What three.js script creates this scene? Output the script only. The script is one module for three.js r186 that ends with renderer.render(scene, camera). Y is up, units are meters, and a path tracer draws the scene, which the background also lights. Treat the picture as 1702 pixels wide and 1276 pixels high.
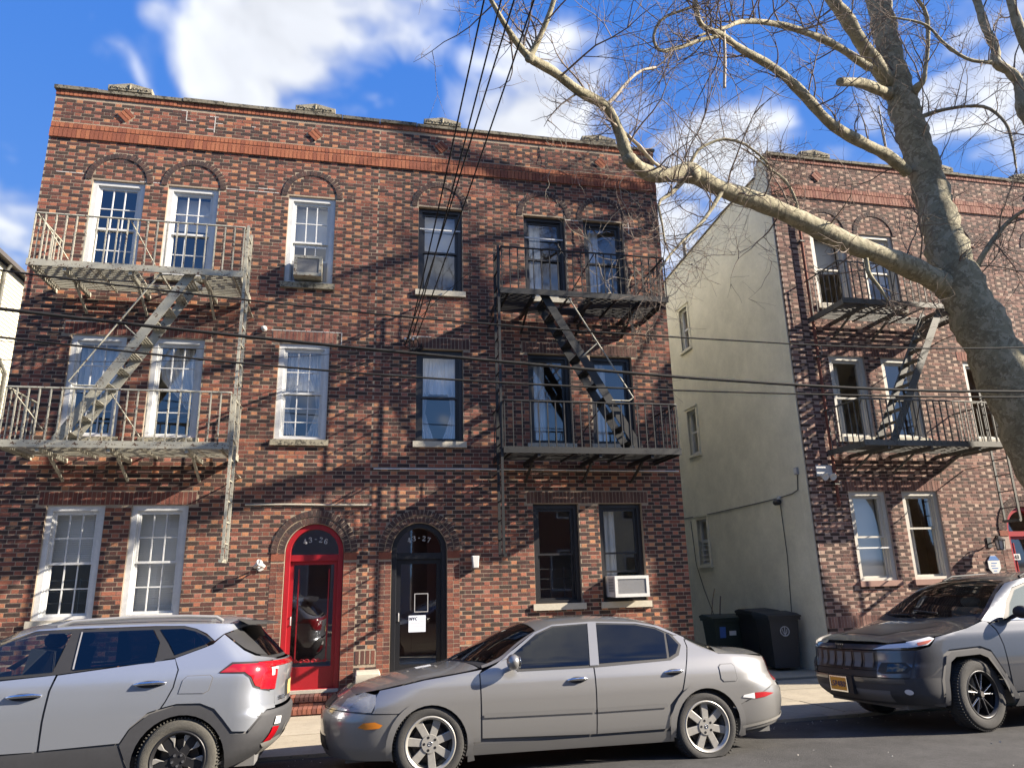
import * as THREE from 'three';
import { mergeGeometries } from 'three/addons/utils/BufferGeometryUtils.js';
import { FontLoader } from 'three/addons/loaders/FontLoader.js';
import { TextGeometry } from 'three/addons/geometries/TextGeometry.js';

// ---------------------------------------------------------------- camera, sky, sun, exposure
const scene = new THREE.Scene();
const V = (x, y, z) => new THREE.Vector3(x, y, z);
const camera = new THREE.PerspectiveCamera(56.98, 1024 / 767, 0.1, 900);
camera.position.set(0, 1.75, 12.3);
{
  const m = new THREE.Matrix4().makeBasis(V(0.978035, -0.023946, 0.207062), V(-0.03138, 0.965144, 0.259833), V(-0.206067, -0.260623, 0.943192));
  camera.quaternion.setFromRotationMatrix(m);
}
const renderer = new THREE.WebGLRenderer({ antialias: true });
renderer.setSize(1024, 767);
renderer.toneMapping = THREE.LinearToneMapping;
renderer.toneMappingExposure = 3.4;
renderer.shadowMap.enabled = true;

const SUN = V(2.7, 1.55, 1).normalize();
const sun = new THREE.DirectionalLight(new THREE.Color(1, 0.885, 0.74), 5);
sun.position.copy(SUN).multiplyScalar(60);
sun.castShadow = true;
sun.shadow.radius = 1;
sun.shadow.mapSize.set(4096, 4096);
Object.assign(sun.shadow.camera, { left: -25, right: 25, top: 25, bottom: -25, near: 1, far: 140 });
scene.add(sun); scene.add(sun.target);

// seeded random numbers and smooth noise
function rng(seed) { let a = seed >>> 0; return () => { a = (a + 0x6D2B79F5) | 0; let t = Math.imul(a ^ (a >>> 15), 1 | a); t = (t + Math.imul(t ^ (t >>> 7), 61 | t)) ^ t; return ((t ^ (t >>> 14)) >>> 0) / 4294967296; }; }
const R0 = rng(7);
const hash3 = (x, y, z) => { let h = Math.imul(x, 374761393) + Math.imul(y, 668265263) + Math.imul(z, 2147483647 ^ 0x5bd1e995); h = Math.imul(h ^ (h >>> 13), 1274126177); return ((h ^ (h >>> 16)) >>> 0) / 4294967296; };
function vnoise(x, y, z) {
  const xi = Math.floor(x), yi = Math.floor(y), zi = Math.floor(z); let fx = x - xi, fy = y - yi, fz = z - zi;
  fx = fx * fx * (3 - 2 * fx); fy = fy * fy * (3 - 2 * fy); fz = fz * fz * (3 - 2 * fz);
  const L = (a, b, t) => a + (b - a) * t;
  return L(L(L(hash3(xi, yi, zi), hash3(xi + 1, yi, zi), fx), L(hash3(xi, yi + 1, zi), hash3(xi + 1, yi + 1, zi), fx), fy),
    L(L(hash3(xi, yi, zi + 1), hash3(xi + 1, yi, zi + 1), fx), L(hash3(xi, yi + 1, zi + 1), hash3(xi + 1, yi + 1, zi + 1), fx), fy), fz);
}
function fbm(x, y, z, o) { let s = 0, a = 0.5, n = 0; for (let i = 0; i < o; i++) { s += a * vnoise(x, y, z); n += a; x = x * 2.03 + 11.7; y = y * 2.03 + 5.3; z = z * 2.03 + 3.1; a *= 0.5; } return s / n; }
const sstep = (a, b, x) => { const t = Math.min(1, Math.max(0, (x - a) / (b - a))); return t * t * (3 - 2 * t); };
const lerp = (a, b, t) => a + (b - a) * t;

// clear blue winter sky with broken cumulus
{
  const w = 1536, h = 768, data = new Float32Array(w * h * 4);
  // [direction, angular radius, weight] of the cloud banks
  const banks = [
    [-0.088, 0.649, -0.756, 0.10, 0.50], [-0.144, 0.608, -0.781, 0.07, 0.42], [-0.017, 0.672, -0.74, 0.08, 0.46], [-0.185, 0.590, -0.785, 0.045, 0.34], [0.03, 0.695, -0.715, 0.06, 0.42], [-0.10, 0.70, -0.70, 0.09, 0.4],
    [-0.277, 0.640, -0.715, 0.05, 0.20], [-0.277, 0.593, -0.756, 0.04, 0.16],
    [0.205, 0.585, -0.785, 0.085, 0.40], [0.255, 0.625, -0.735, 0.07, 0.34], [0.182, 0.620, -0.762, 0.05, 0.28], [0.31, 0.585, -0.75, 0.05, 0.28],
    [0.437, 0.493, -0.752, 0.075, 0.44], [0.409, 0.451, -0.793, 0.075, 0.46], [0.469, 0.52, -0.711, 0.05, 0.34],
    [0.632, 0.522, -0.573, 0.07, 0.34], [0.664, 0.526, -0.532, 0.07, 0.36], [0.59, 0.533, -0.607, 0.05, 0.28], [0.62, 0.49, -0.61, 0.04, 0.25],
    [-0.401, 0.38, -0.834, 0.10, 0.46], [-0.37, 0.476, -0.798, 0.05, 0.14],
    [0.1, 0.5, 0.86, 0.3, 0.3], [-0.7, 0.4, 0.59, 0.3, 0.3], [0.75, 0.62, 0.2, 0.22, 0.2], [-0.9, 0.4, 0.1, 0.25, 0.3], [0.2, 0.95, 0.2, 0.25, 0.25]];
  for (const b of banks) { const l = Math.hypot(b[0], b[1], b[2]); b[0] /= l; b[1] /= l; b[2] /= l; }
  for (let j = 0; j < h; j++) {
    const th = ((j + 0.5) / h - 0.5) * Math.PI, y = Math.sin(th), c = Math.cos(th);
    for (let i = 0; i < w; i++) {
      const ph = ((i + 0.5) / w - 0.5) * 2 * Math.PI, x = Math.cos(ph) * c, z = Math.sin(ph) * c, k = (j * w + i) * 4;
      const e = Math.max(0, y), t = Math.pow(1 - e, 2.6);
      let r = lerp(0.016, 0.095, t), g = lerp(0.066, 0.180, t), b = lerp(0.228, 0.305, t);
      const sd = Math.max(0, x * SUN.x + y * SUN.y + z * SUN.z), gl = 0.4 * Math.pow(sd, 24) + 0.09 * Math.pow(sd, 5); r += gl; g += gl * 0.95; b += gl * 0.85;
      if (y > 0) {
        let bank = 0; for (const q of banks) { const d = Math.acos(Math.min(1, x * q[0] + y * q[1] + z * q[2])); if (d < q[3] * 1.9) bank = Math.max(bank, q[4] * (1 - sstep(0.25, 1.9, d / q[3]))); }
        if (bank > 0.01) {
          const s = 1 / (y + 0.22), wx = fbm(x * s * 7, z * s * 7, 3.3, 3) - 0.5, wz = fbm(x * s * 7 + 31, z * s * 7, 8.1, 3) - 0.5, px = x * s + wx * 0.16, pz = z * s + wz * 0.16;
          const n = fbm(px * 5 + 4, pz * 5, y * 3, 7), n2 = fbm(px * 17, pz * 17 + 9, y * 9, 5), q = n * 0.95 + n2 * 0.42 + bank * 1.05;
          const d = sstep(0.86, 1.20, q);
          const li = 0.27 + 0.20 * (n2 - 0.5) + 0.10 * (n - 0.45) - 0.05 * sstep(1.15, 1.45, q), a = d * 0.95;
          r = lerp(r, li * 0.97, a); g = lerp(g, li * 1.0, a); b = lerp(b, li * 1.06, a);
        }
      } else { const d = sstep(0, -0.12, y); r = lerp(r, 0.07, d); g = lerp(g, 0.065, d); b = lerp(b, 0.06, d); }
      data[k] = r; data[k + 1] = g; data[k + 2] = b; data[k + 3] = 1;
    }
  }
  const sky = new THREE.DataTexture(data, w, h, THREE.RGBAFormat, THREE.FloatType);
  sky.mapping = THREE.EquirectangularReflectionMapping; sky.magFilter = THREE.LinearFilter; sky.minFilter = THREE.LinearFilter; sky.wrapS = THREE.RepeatWrapping; sky.needsUpdate = true;
  scene.background = sky; scene.environment = sky;
}

// ---------------------------------------------------------------- helpers
const used = {};
const numbered = (n) => { const k = used[n] = (used[n] ?? -1) + 1; return k ? n + '_' + String(k).padStart(3, '0') : n; };
const fin = (o) => { o.traverse((m) => { if (m.isMesh) { m.castShadow = true; m.receiveShadow = true; } }); return o; };
function tag(o, label, category, group, kind) { o.userData = {}; if (label) o.userData.label = label; if (category) o.userData.category = category; if (group) o.userData.group = group; if (kind) o.userData.kind = kind; return o; }
function thing(name, label, category, pos = [0, 0, 0], group) { const g = new THREE.Group(); g.name = numbered(name); g.position.set(...pos); tag(g, label, category, group); scene.add(g); return g; }
function obj(name, geo, m, parent, label, kind) {
  const o = new THREE.Mesh(geo, m); o.name = parent === scene ? numbered(name) : name; o.castShadow = o.receiveShadow = true;
  if (label) o.userData.label = label; if (kind) o.userData.kind = kind; (parent || scene).add(o); return o;
}
function sub(name, parent, pos) { const g = new THREE.Group(); g.name = name; if (pos) g.position.set(...pos); parent.add(g); return g; }
const rebase = []; // things built in world metres whose origin is moved to their base at the end
class G { // collects faces; uv in metres
  constructor(col) { this.p = []; this.n = []; this.u = []; this.c = col ? [] : null; this.col = [1, 1, 1]; }
  v(p, n, u) { this.p.push(p.x, p.y, p.z); this.n.push(n.x, n.y, n.z); this.u.push(u[0], u[1]); if (this.c) this.c.push(...this.col); }
  quad(a, b, c, d) {
    const n = V().crossVectors(V().subVectors(b, a), V().subVectors(d, a)); if (n.lengthSq() < 1e-14) n.crossVectors(V().subVectors(c, b), V().subVectors(d, b)); n.normalize();
    const ax = Math.abs(n.x), ay = Math.abs(n.y), az = Math.abs(n.z), f = (q) => (az >= ax && az >= ay ? [q.x, q.y] : ax >= ay ? [q.z, q.y] : [q.x, q.z]);
    for (const q of [a, b, c, a, c, d]) this.v(q, n, f(q)); return this;
  }
  hex(q) { const f = (a, b, c, d) => this.quad(q[a], q[b], q[c], q[d]); f(0, 1, 2, 3); f(5, 4, 7, 6); f(4, 0, 3, 7); f(1, 5, 6, 2); f(3, 2, 6, 7); f(4, 5, 1, 0); return this; }
  box(x0, y0, z0, x1, y1, z1) { return this.hex([V(x0, y0, z1), V(x1, y0, z1), V(x1, y1, z1), V(x0, y1, z1), V(x0, y0, z0), V(x1, y0, z0), V(x1, y1, z0), V(x0, y1, z0)]); }
  bar(p, q, w, h, up = V(0, 1, 0)) { // oriented box from p to q, w across, h along up
    const d = V().subVectors(q, p).normalize(); let s = V().crossVectors(d, up); if (s.lengthSq() < 1e-6) s = V().crossVectors(d, V(0, 0, 1)); s.normalize(); const t = V().crossVectors(s, d).normalize();
    s.multiplyScalar(w / 2); t.multiplyScalar(h / 2); const k = (o, a, b) => V().copy(o).addScaledVector(s, a).addScaledVector(t, b);
    return this.hex([k(p, -1, -1), k(p, 1, -1), k(p, 1, 1), k(p, -1, 1), k(q, -1, -1), k(q, 1, -1), k(q, 1, 1), k(q, -1, 1)].map((e) => e));
  }
  tube(pts, rad, sides = 6, cap = true) {
    const N = pts.length, rings = []; let s = null, len = 0;
    for (let i = 0; i < N; i++) {
      const d = V().subVectors(pts[Math.min(N - 1, i + 1)], pts[Math.max(0, i - 1)]).normalize();
      if (!s) { s = V().crossVectors(d, Math.abs(d.y) < 0.9 ? V(0, 1, 0) : V(1, 0, 0)).normalize(); } else { s.addScaledVector(d, -s.dot(d)).normalize(); }
      const t = V().crossVectors(d, s), r = typeof rad === 'function' ? rad(i / (N - 1), i) : Array.isArray(rad) ? rad[i] : rad, ring = [];
      if (i) len += pts[i].distanceTo(pts[i - 1]);
      for (let k = 0; k <= sides; k++) { const a = k / sides * Math.PI * 2, n = V().copy(s).multiplyScalar(Math.cos(a)).addScaledVector(t, Math.sin(a)); ring.push([V().copy(pts[i]).addScaledVector(n, r), n, [k / sides * 6.283 * r, len]]); }
      rings.push(ring);
    }
    for (let i = 0; i < N - 1; i++) for (let k = 0; k < sides; k++) { const a = rings[i][k], b = rings[i][k + 1], c = rings[i + 1][k + 1], d = rings[i + 1][k]; for (const q of [a, b, c, a, c, d]) this.v(q[0], q[1], q[2]); }
    if (cap) for (const [i, sg] of [[0, -1], [N - 1, 1]]) { const n = V().subVectors(pts[Math.min(N - 1, i + 1)], pts[Math.max(0, i - 1)]).normalize().multiplyScalar(sg); for (let k = 0; k < sides; k++) { const a = rings[i][k][0], b = rings[i][k + 1][0]; const tri = sg > 0 ? [pts[i], a, b] : [pts[i], b, a]; for (const q of tri) this.v(q, n, [q.x, q.y]); } }
    return this;
  }
  add(geo, m) { const g = geo.index ? geo.toNonIndexed() : geo.clone(); if (m) g.applyMatrix4(m); const P = g.attributes.position, N = g.attributes.normal, U = g.attributes.uv; for (let i = 0; i < P.count; i++) this.v(V(P.getX(i), P.getY(i), P.getZ(i)), V(N.getX(i), N.getY(i), N.getZ(i)), U ? [U.getX(i), U.getY(i)] : [P.getX(i), P.getY(i)]); return this; }
  geo() { const g = new THREE.BufferGeometry(); g.setAttribute('position', new THREE.Float32BufferAttribute(this.p, 3)); g.setAttribute('normal', new THREE.Float32BufferAttribute(this.n, 3)); g.setAttribute('uv', new THREE.Float32BufferAttribute(this.u, 2)); if (this.c) g.setAttribute('color', new THREE.Float32BufferAttribute(this.c, 3)); return g; }
}
const boxGeo = (x0, y0, z0, x1, y1, z1) => new G().box(x0, y0, z0, x1, y1, z1).geo();
const M4 = (x, y, z, rx = 0, ry = 0, rz = 0, s = 1) => new THREE.Matrix4().compose(V(x, y, z), new THREE.Quaternion().setFromEuler(new THREE.Euler(rx, ry, rz)), Array.isArray(s) ? V(...s) : V(s, s, s));
const ext = (shape, depth, z0 = 0, seg = 10, bevel = 0) => { const g = new THREE.ExtrudeGeometry(shape, { depth: depth - 2 * bevel, bevelEnabled: bevel > 0, bevelThickness: bevel, bevelSize: bevel, bevelOffset: -bevel, bevelSegments: 2, curveSegments: seg }); g.translate(0, 0, z0 + bevel); return g; };
const shp = (pts) => { const s = new THREE.Shape(); pts.forEach(([x, y], i) => (i ? s.lineTo(x, y) : s.moveTo(x, y))); s.closePath(); return s; };
const rectPath = (x0, y0, x1, y1) => { const s = new THREE.Path(); s.moveTo(x0, y0); s.lineTo(x1, y0); s.lineTo(x1, y1); s.lineTo(x0, y1); s.closePath(); return s; };

// ---------------------------------------------------------------- procedural textures (tileable noise)
function tnoise(n, cells, seed) { // tileable value noise sampler
  const g = new Float32Array(cells * cells), r = rng(seed); for (let i = 0; i < g.length; i++) g[i] = r();
  return (x, y) => { const fx = x / n * cells, fy = y / n * cells, xi = Math.floor(fx), yi = Math.floor(fy); let a = fx - xi, b = fy - yi; a = a * a * (3 - 2 * a); b = b * b * (3 - 2 * b); const q = (i, j) => g[((j + cells) % cells) * cells + (i + cells) % cells]; return lerp(lerp(q(xi, yi), q(xi + 1, yi), a), lerp(q(xi, yi + 1), q(xi + 1, yi + 1), a), b); };
}
function tex(n, fn, repeat, srgb = true) {
  const d = new Uint8Array(n * n * 4);
  for (let y = 0; y < n; y++) for (let x = 0; x < n; x++) { const c = fn(x, y), k = (y * n + x) * 4; for (let i = 0; i < 3; i++) d[k + i] = Math.max(0, Math.min(255, (Array.isArray(c) ? c[i] : c) * 255)); d[k + 3] = 255; }
  const t = new THREE.DataTexture(d, n, n); t.wrapS = t.wrapT = THREE.RepeatWrapping; t.magFilter = THREE.LinearFilter; t.minFilter = THREE.LinearMipmapLinearFilter; t.generateMipmaps = true; t.repeat.set(repeat, repeat); if (srgb) t.colorSpace = THREE.SRGBColorSpace; t.needsUpdate = true; return t;
}
const multi = (n, list, seed) => { const f = list.map(([c], i) => tnoise(n, c, seed + i * 17)); return (x, y) => { let s = 0, w = 0; list.forEach(([, a], i) => { s += a * f[i](x, y); w += a; }); return s / w; }; };
const nGrain = multi(512, [[256, 1], [128, 0.8], [40, 0.7], [9, 0.6]], 3);
const nBlot = multi(512, [[6, 1], [17, 0.7], [48, 0.45], [160, 0.35]], 91);
const nFine = multi(512, [[256, 1.2], [128, 0.6]], 55);
const tGrain = tex(512, (x, y) => 0.70 + 0.30 * nGrain(x, y) + (nFine(x, y) > 0.80 ? 0.1 : 0), 1 / 0.6);
const tGrainB = tex(512, (x, y) => nGrain(x, y), 1 / 0.6, false);
const tStucco = tex(512, (x, y) => { const b = nBlot(x, y); return [0.84 + 0.16 * b, 0.84 + 0.16 * b, 0.825 + 0.165 * b].map((c) => c * (0.95 + 0.05 * nFine(x, y))); }, 1 / 3.3);
const tFineB = tex(512, (x, y) => nFine(x, y), 1 / 0.5, false);
const tAsph = tex(1024, (() => { const a = multi(1024, [[512, 1.3], [256, 0.8], [90, 0.3]], 21), b = multi(1024, [[5, 1], [14, 0.8], [40, 0.5]], 77), s = tnoise(1024, 330, 5); return (x, y) => { let c = 0.42 + 0.30 * a(x, y) + 0.34 * b(x, y); if (s(x, y) > 0.94) c += 0.2; return c * 0.98; }; })(), 1 / 2.6);
const tConc = tex(1024, (() => { const a = multi(1024, [[512, 1], [200, 0.6]], 31), b = multi(1024, [[4, 1], [12, 0.9], [33, 0.6]], 47), s = tnoise(1024, 60, 15); return (x, y) => { let c = 0.74 + 0.12 * a(x, y) + 0.16 * b(x, y); if (s(x, y) > 0.93) c -= 0.12; return [c, c * 0.985, c * 0.955]; }; })(), 1 / 2.3);
const tBark = tex(512, (() => { const a = multi(512, [[7, 1], [16, 0.8], [40, 0.4]], 61), b = multi(512, [[5, 1], [22, 0.8], [70, 0.5]], 69), f = multi(512, [[200, 1], [90, 0.6]], 33); return (x, y) => { const k = sstep(0.46, 0.54, a(x, y)), q = sstep(0.60, 0.66, b(x, y)); let c = [0.80, 0.775, 0.69]; c = c.map((v, i) => lerp(v, [0.70, 0.68, 0.59][i], k)); c = c.map((v, i) => lerp(v, [0.58, 0.55, 0.47][i], q * 0.8)); return c.map((v) => v * (0.86 + 0.2 * f(x, y))); }; })(), 1 / 1.1);
const tBarkB = tex(512, (() => { const b = multi(512, [[5, 1], [22, 0.8], [70, 0.5], [160, 0.3]], 69); return (x, y) => b(x, y); })(), 1 / 1.1, false);
const tRust = tex(512, (() => { const b = multi(512, [[18, 1], [50, 0.9], [140, 0.7]], 121); return (x, y) => { const k = sstep(0.66, 0.70, b(x, y)), n = nFine(x, y); return [0.90 + 0.06 * n, 0.90 + 0.06 * n, 0.88 + 0.06 * n].map((v, i) => lerp(v, [0.45, 0.31, 0.22][i], k)); }; })(), 1 / 0.8);
const tStone = tex(512, (() => { const b = multi(512, [[10, 1], [30, 0.9], [120, 0.9]], 151); return (x, y) => { const k = sstep(0.52, 0.66, b(x, y)), n = nGrain(x, y); return [0.84, 0.82, 0.76].map((v, i) => lerp(v, [0.42, 0.41, 0.38][i], k) * (0.8 + 0.22 * n)); }; })(), 1 / 0.9);
const tDust = tex(512, (() => { const b = multi(512, [[12, 1], [60, 0.8], [200, 0.8]], 171); return (x, y) => 0.88 + 0.12 * b(x, y); })(), 1 / 1.5);
const tRough = tex(512, (() => { const b = multi(512, [[5, 1], [20, 0.8], [110, 0.6]], 181); return (x, y) => 0.30 + 0.7 * b(x, y); })(), 1 / 1.7, false);

const mat = (r, g, b, rough = 0.85, o = {}) => { const m = new THREE.MeshStandardMaterial({ roughness: rough, metalness: 0, ...o }); m.color.setRGB(r, g, b); return m; };
const pmat = (r, g, b, rough, o = {}) => { const m = new THREE.MeshPhysicalMaterial({ roughness: rough, ...o }); m.color.setRGB(r, g, b); return m; };
const MT = {
  mortar: mat(0.40, 0.32, 0.235, 0.95, { map: tGrain, bumpMap: tGrainB, bumpScale: 0.003 }),
  mortarPink: mat(0.46, 0.36, 0.295, 0.95, { map: tGrain, bumpMap: tGrainB, bumpScale: 0.003 }),
  shell: mat(0.27, 0.125, 0.088, 0.95, { map: tGrain }), room: mat(0.42, 0.40, 0.36, 0.95), roofing: mat(0.09, 0.085, 0.08, 0.95, { map: tConc }),
  stucco: mat(0.80, 0.755, 0.60, 0.95, { map: tStucco, bumpMap: tFineB, bumpScale: 0.002 }),
  whiteFrame: mat(0.58, 0.59, 0.58, 0.55, { map: tDust }), darkFrame: mat(0.018, 0.018, 0.02, 0.4, { map: tDust }), creamFrame: mat(0.50, 0.48, 0.42, 0.55, { map: tDust }),
  glass: pmat(0.93, 0.95, 0.96, 0.02, { transmission: 1, thickness: 0, ior: 2.3, specularIntensity: 1 }),
  curtain: mat(0.75, 0.75, 0.75, 0.95, { side: THREE.DoubleSide }), blind: mat(0.72, 0.72, 0.71, 0.8), shade: mat(0.58, 0.58, 0.56, 0.9), drape: mat(0.10, 0.10, 0.11, 0.95, { side: THREE.DoubleSide }),
  stone: mat(0.46, 0.44, 0.38, 0.9, { map: tStone, bumpMap: tGrainB, bumpScale: 0.004 }), lime: mat(0.46, 0.43, 0.35, 0.9, { map: tDust, bumpMap: tGrainB, bumpScale: 0.002 }), copingM: mat(0.30, 0.285, 0.25, 0.95, { map: tStone, bumpMap: tGrainB, bumpScale: 0.006 }), pinkSill: mat(0.30, 0.18, 0.145, 0.9, { map: tDust }),
  ironLight: mat(0.36, 0.35, 0.30, 0.7, { map: tRust }), ironDark: mat(0.011, 0.012, 0.013, 0.5, { map: tRust }), ironGrey: mat(0.10, 0.10, 0.09, 0.6, { map: tRust }),
  red: mat(0.30, 0.008, 0.014, 0.42, { map: tDust }), black: mat(0.010, 0.011, 0.014, 0.35), brownDoor: mat(0.10, 0.045, 0.035, 0.5),
  asphalt: mat(0.080, 0.078, 0.076, 0.92, { map: tAsph, bumpMap: tFineB, bumpScale: 0.004 }), concrete: mat(0.40, 0.365, 0.295, 0.93, { map: tConc, bumpMap: tFineB, bumpScale: 0.002 }), joint: mat(0.13, 0.12, 0.10, 0.95), earth: mat(0.10, 0.09, 0.07, 0.95, { map: tConc }),
  bark: mat(0.50, 0.485, 0.425, 0.9, { map: tBark, bumpMap: tBarkB, bumpScale: 0.012 }), twig: mat(0.15, 0.115, 0.09, 0.9), twigPale: mat(0.34, 0.29, 0.22, 0.9),
  wire: mat(0.005, 0.005, 0.005, 0.9), white: mat(0.58, 0.58, 0.56, 0.5, { map: tDust }), grey: mat(0.30, 0.30, 0.30, 0.5), blackPlastic: mat(0.014, 0.014, 0.015, 0.55),
  siding: mat(0.58, 0.54, 0.40, 0.7, { map: tDust }), sidingGrey: mat(0.36, 0.38, 0.40, 0.7, { map: tDust }), roofShingle: mat(0.10, 0.09, 0.085, 0.95, { map: tGrain }),
};
// a few glasses that mirror slightly different amounts
const font = await new FontLoader().loadAsync('fonts/droid/droid_sans_bold.typeface.json'), fontThin = await new FontLoader().loadAsync('fonts/droid/droid_serif_regular.typeface.json');
const text = (s, size, depth, f = font) => { const g = new TextGeometry(s, { font: f, size, depth, curveSegments: 3, bevelEnabled: false }); g.computeBoundingBox(); const b = g.boundingBox; g.translate(-(b.min.x + b.max.x) / 2, -(b.min.y + b.max.y) / 2, 0); return g; };

// ---------------------------------------------------------------- ground, road, pavement
// the road is crowned: it falls towards the gutter, the pavement lies just above it
const sideY = (z) => lerp(-0.185, -0.10, z / 3.45);
{
  tag(obj('ground', boxGeo(-300, -1.2, -300, 300, -0.6, 300), MT.earth, scene), null, null, null, 'structure');
  const g = new G(), zs = [3.45, 4.2, 5.0, 5.6, 7.5, 9.0, 11, 12.2, 13.2], ys = [-0.135, -0.082, -0.025, 0, 0.03, 0.035, 0.01, -0.04, -0.12];
  for (let i = 0; i < 8; i++) for (let k = -12; k < 12; k++) g.quad(V(k * 7, ys[i + 1], zs[i + 1]), V(k * 7 + 7, ys[i + 1], zs[i + 1]), V(k * 7 + 7, ys[i], zs[i]), V(k * 7, ys[i], zs[i]));
  tag(obj('road', g.geo(), MT.asphalt, scene), null, null, null, 'structure');
  const pv = new THREE.Group(); pv.name = 'pavement'; tag(pv, null, null, null, 'structure'); scene.add(pv);
  const b = new G(); b.hex([V(-60, -0.45, 3.28), V(60, -0.45, 3.28), V(60, sideY(3.28) - 0.02, 3.28), V(-60, sideY(3.28) - 0.02, 3.28), V(-60, -0.45, -14), V(60, -0.45, -14), V(60, sideY(0) - 0.02, 0), V(-60, sideY(0) - 0.02, 0)]);
  b.box(5.9, -0.4, -14, 8.5, -0.15, 0.0); b.box(-7.3, -0.4, -14, -5.6, -0.22, 0);
  obj('bedding', b.geo(), MT.joint, pv);
  const r = rng(41), variants = [MT.concrete, mat(0.36, 0.33, 0.27, 0.93, { map: tConc, bumpMap: tFineB, bumpScale: 0.002 }), mat(0.43, 0.395, 0.325, 0.93, { map: tConc, bumpMap: tFineB, bumpScale: 0.002 })];
  for (let i = -8; i < 13; i++) for (let k = 0; k < 3; k++) {
    const x0 = i * 1.5 + 0.4, x1 = x0 + 1.49, z0 = k * 1.093 + 0.004, z1 = z0 + 1.083, dy = (r() - 0.5) * 0.008, q = new G();
    q.hex([V(x0, sideY(z1) - 0.08, z1), V(x1, sideY(z1) - 0.08, z1), V(x1, sideY(z1) + dy, z1), V(x0, sideY(z1) + dy, z1), V(x0, sideY(z0) - 0.08, z0), V(x1, sideY(z0) - 0.08, z0), V(x1, sideY(z0) + dy, z0), V(x0, sideY(z0) + dy, z0)]);
    obj('paving_slab', q.geo(), variants[Math.floor(r() * 3)], pv);
  }
  for (let k = 0; k < 6; k++) obj('paving_slab', boxGeo(5.86, -0.2, -2 * k - 1.99, 8.54, -0.135, -2 * k - 0.01), variants[k % 3], pv);
  for (let i = -10; i < 17; i++) obj('kerbstone', boxGeo(i * 1.2, -0.4, 3.285, i * 1.2 + 1.192, -0.097 + (r() - 0.5) * 0.006, 3.449), variants[Math.floor(r() * 3)], pv);
  const lt = new G(), rr = rng(19); for (let i = 0; i < 420; i++) { const edge = rr() < 0.45, z = edge ? 3.46 + rr() * 0.5 : 4.0 + rr() * 6, x = -4 + rr() * 14, yy = z < 5.6 ? lerp(-0.135, 0, (z - 3.45) / 2.15) : lerp(0, 0.03, (z - 5.6) / 1.9), q = 0.004 + rr() * 0.010; lt.add(new THREE.TetrahedronGeometry(q, 0), M4(x, yy + q * 0.3, z, rr() * 6, rr() * 6, 0)); }
  tag(obj('gravel', lt.geo(), mat(0.42, 0.40, 0.36, 0.9), scene), 'loose pale grit and crumbs scattered over the road', 'grit', null, 'stuff');
  tag(obj('opposite_pavement', boxGeo(-84, -0.4, 13.2, 84, 0.02, 17), MT.concrete, scene), null, null, null, 'structure');
}

// ---------------------------------------------------------------- brick row houses
// one facade plan (left-hand house); its neighbour is the mirror image about the party line
const CW = 0.0667, SEAM = 0.165, UL = -5.55;
const FLO = [[1.26, 2.96], [4.05, 5.76], [6.90, 8.63]];
const WIN = { 1: [[-4.73, -3.90], [-3.52, -2.68]], 2: [[-4.73, -3.89], [-3.49, -2.67], [-1.45, -0.60]], 3: [[-4.75, -3.90], [-3.52, -2.67], [-1.45, -0.61]] };
const DOOR = { c: -0.69, r: 0.465, s: 2.18, b: 0.08 };
const tones = (list) => list.map(([r, g, b]) => mat(r, g, b, 0.9, { map: tGrain, bumpMap: tGrainB, bumpScale: 0.004 }));
const PAL = {
  warm: { dark: [[0.066, 0.033, 0.028], [0.048, 0.027, 0.025], [0.085, 0.038, 0.030], [0.058, 0.036, 0.027], [0.105, 0.043, 0.033]], light: [[0.46, 0.185, 0.092], [0.42, 0.150, 0.088], [0.37, 0.142, 0.098], [0.50, 0.225, 0.112], [0.31, 0.102, 0.066]], mid: [[0.19, 0.064, 0.043], [0.245, 0.083, 0.052], [0.145, 0.052, 0.038], [0.305, 0.105, 0.062], [0.105, 0.043, 0.034]], mortar: 'mortar' },
  pink: { dark: [[0.090, 0.046, 0.036], [0.068, 0.038, 0.030], [0.112, 0.056, 0.044], [0.080, 0.047, 0.035], [0.135, 0.063, 0.048]], light: [[0.47, 0.315, 0.240], [0.41, 0.255, 0.195], [0.52, 0.365, 0.275], [0.38, 0.215, 0.165], [0.32, 0.165, 0.125]], mid: [[0.22, 0.105, 0.080], [0.28, 0.145, 0.110], [0.17, 0.080, 0.062], [0.33, 0.185, 0.140], [0.14, 0.066, 0.052]], mortar: 'mortarPink' },
};
for (const k in PAL) for (const t of ['dark', 'light', 'mid']) PAL[k][t + 'M'] = tones(PAL[k][t]);
const ORANGE = tones([[0.370, 0.122, 0.059], [0.318, 0.100, 0.050], [0.407, 0.144, 0.070], [0.274, 0.085, 0.046]]);
const SALMON = tones([[0.326, 0.141, 0.096], [0.281, 0.111, 0.078], [0.355, 0.170, 0.122], [0.244, 0.092, 0.067]]);
const DARKARCH = tones([[0.063, 0.037, 0.033], [0.081, 0.046, 0.038], [0.052, 0.033, 0.031], [0.100, 0.050, 0.040]]);
const gStretcher = boxGeo(-0.1005, -0.0275, -0.045, 0.1005, 0.0275, 0), gSoldier = boxGeo(-0.0285, -0.1, -0.05, 0.0285, 0.1, 0), gRow = boxGeo(-0.0325, -0.048, -0.06, 0.0325, 0.048, 0), gBand = boxGeo(-0.0325, -0.088, -0.06, 0.0325, 0.088, 0), gHead = boxGeo(-0.0485, -0.0285, -0.045, 0.0485, 0.0285, 0);
const place = (name, geo, m, parent, x, y, z, rz = 0) => { const o = obj(name, geo, m, parent); o.position.set(x, y, z); o.rotation.z = rz; return o; };

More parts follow.
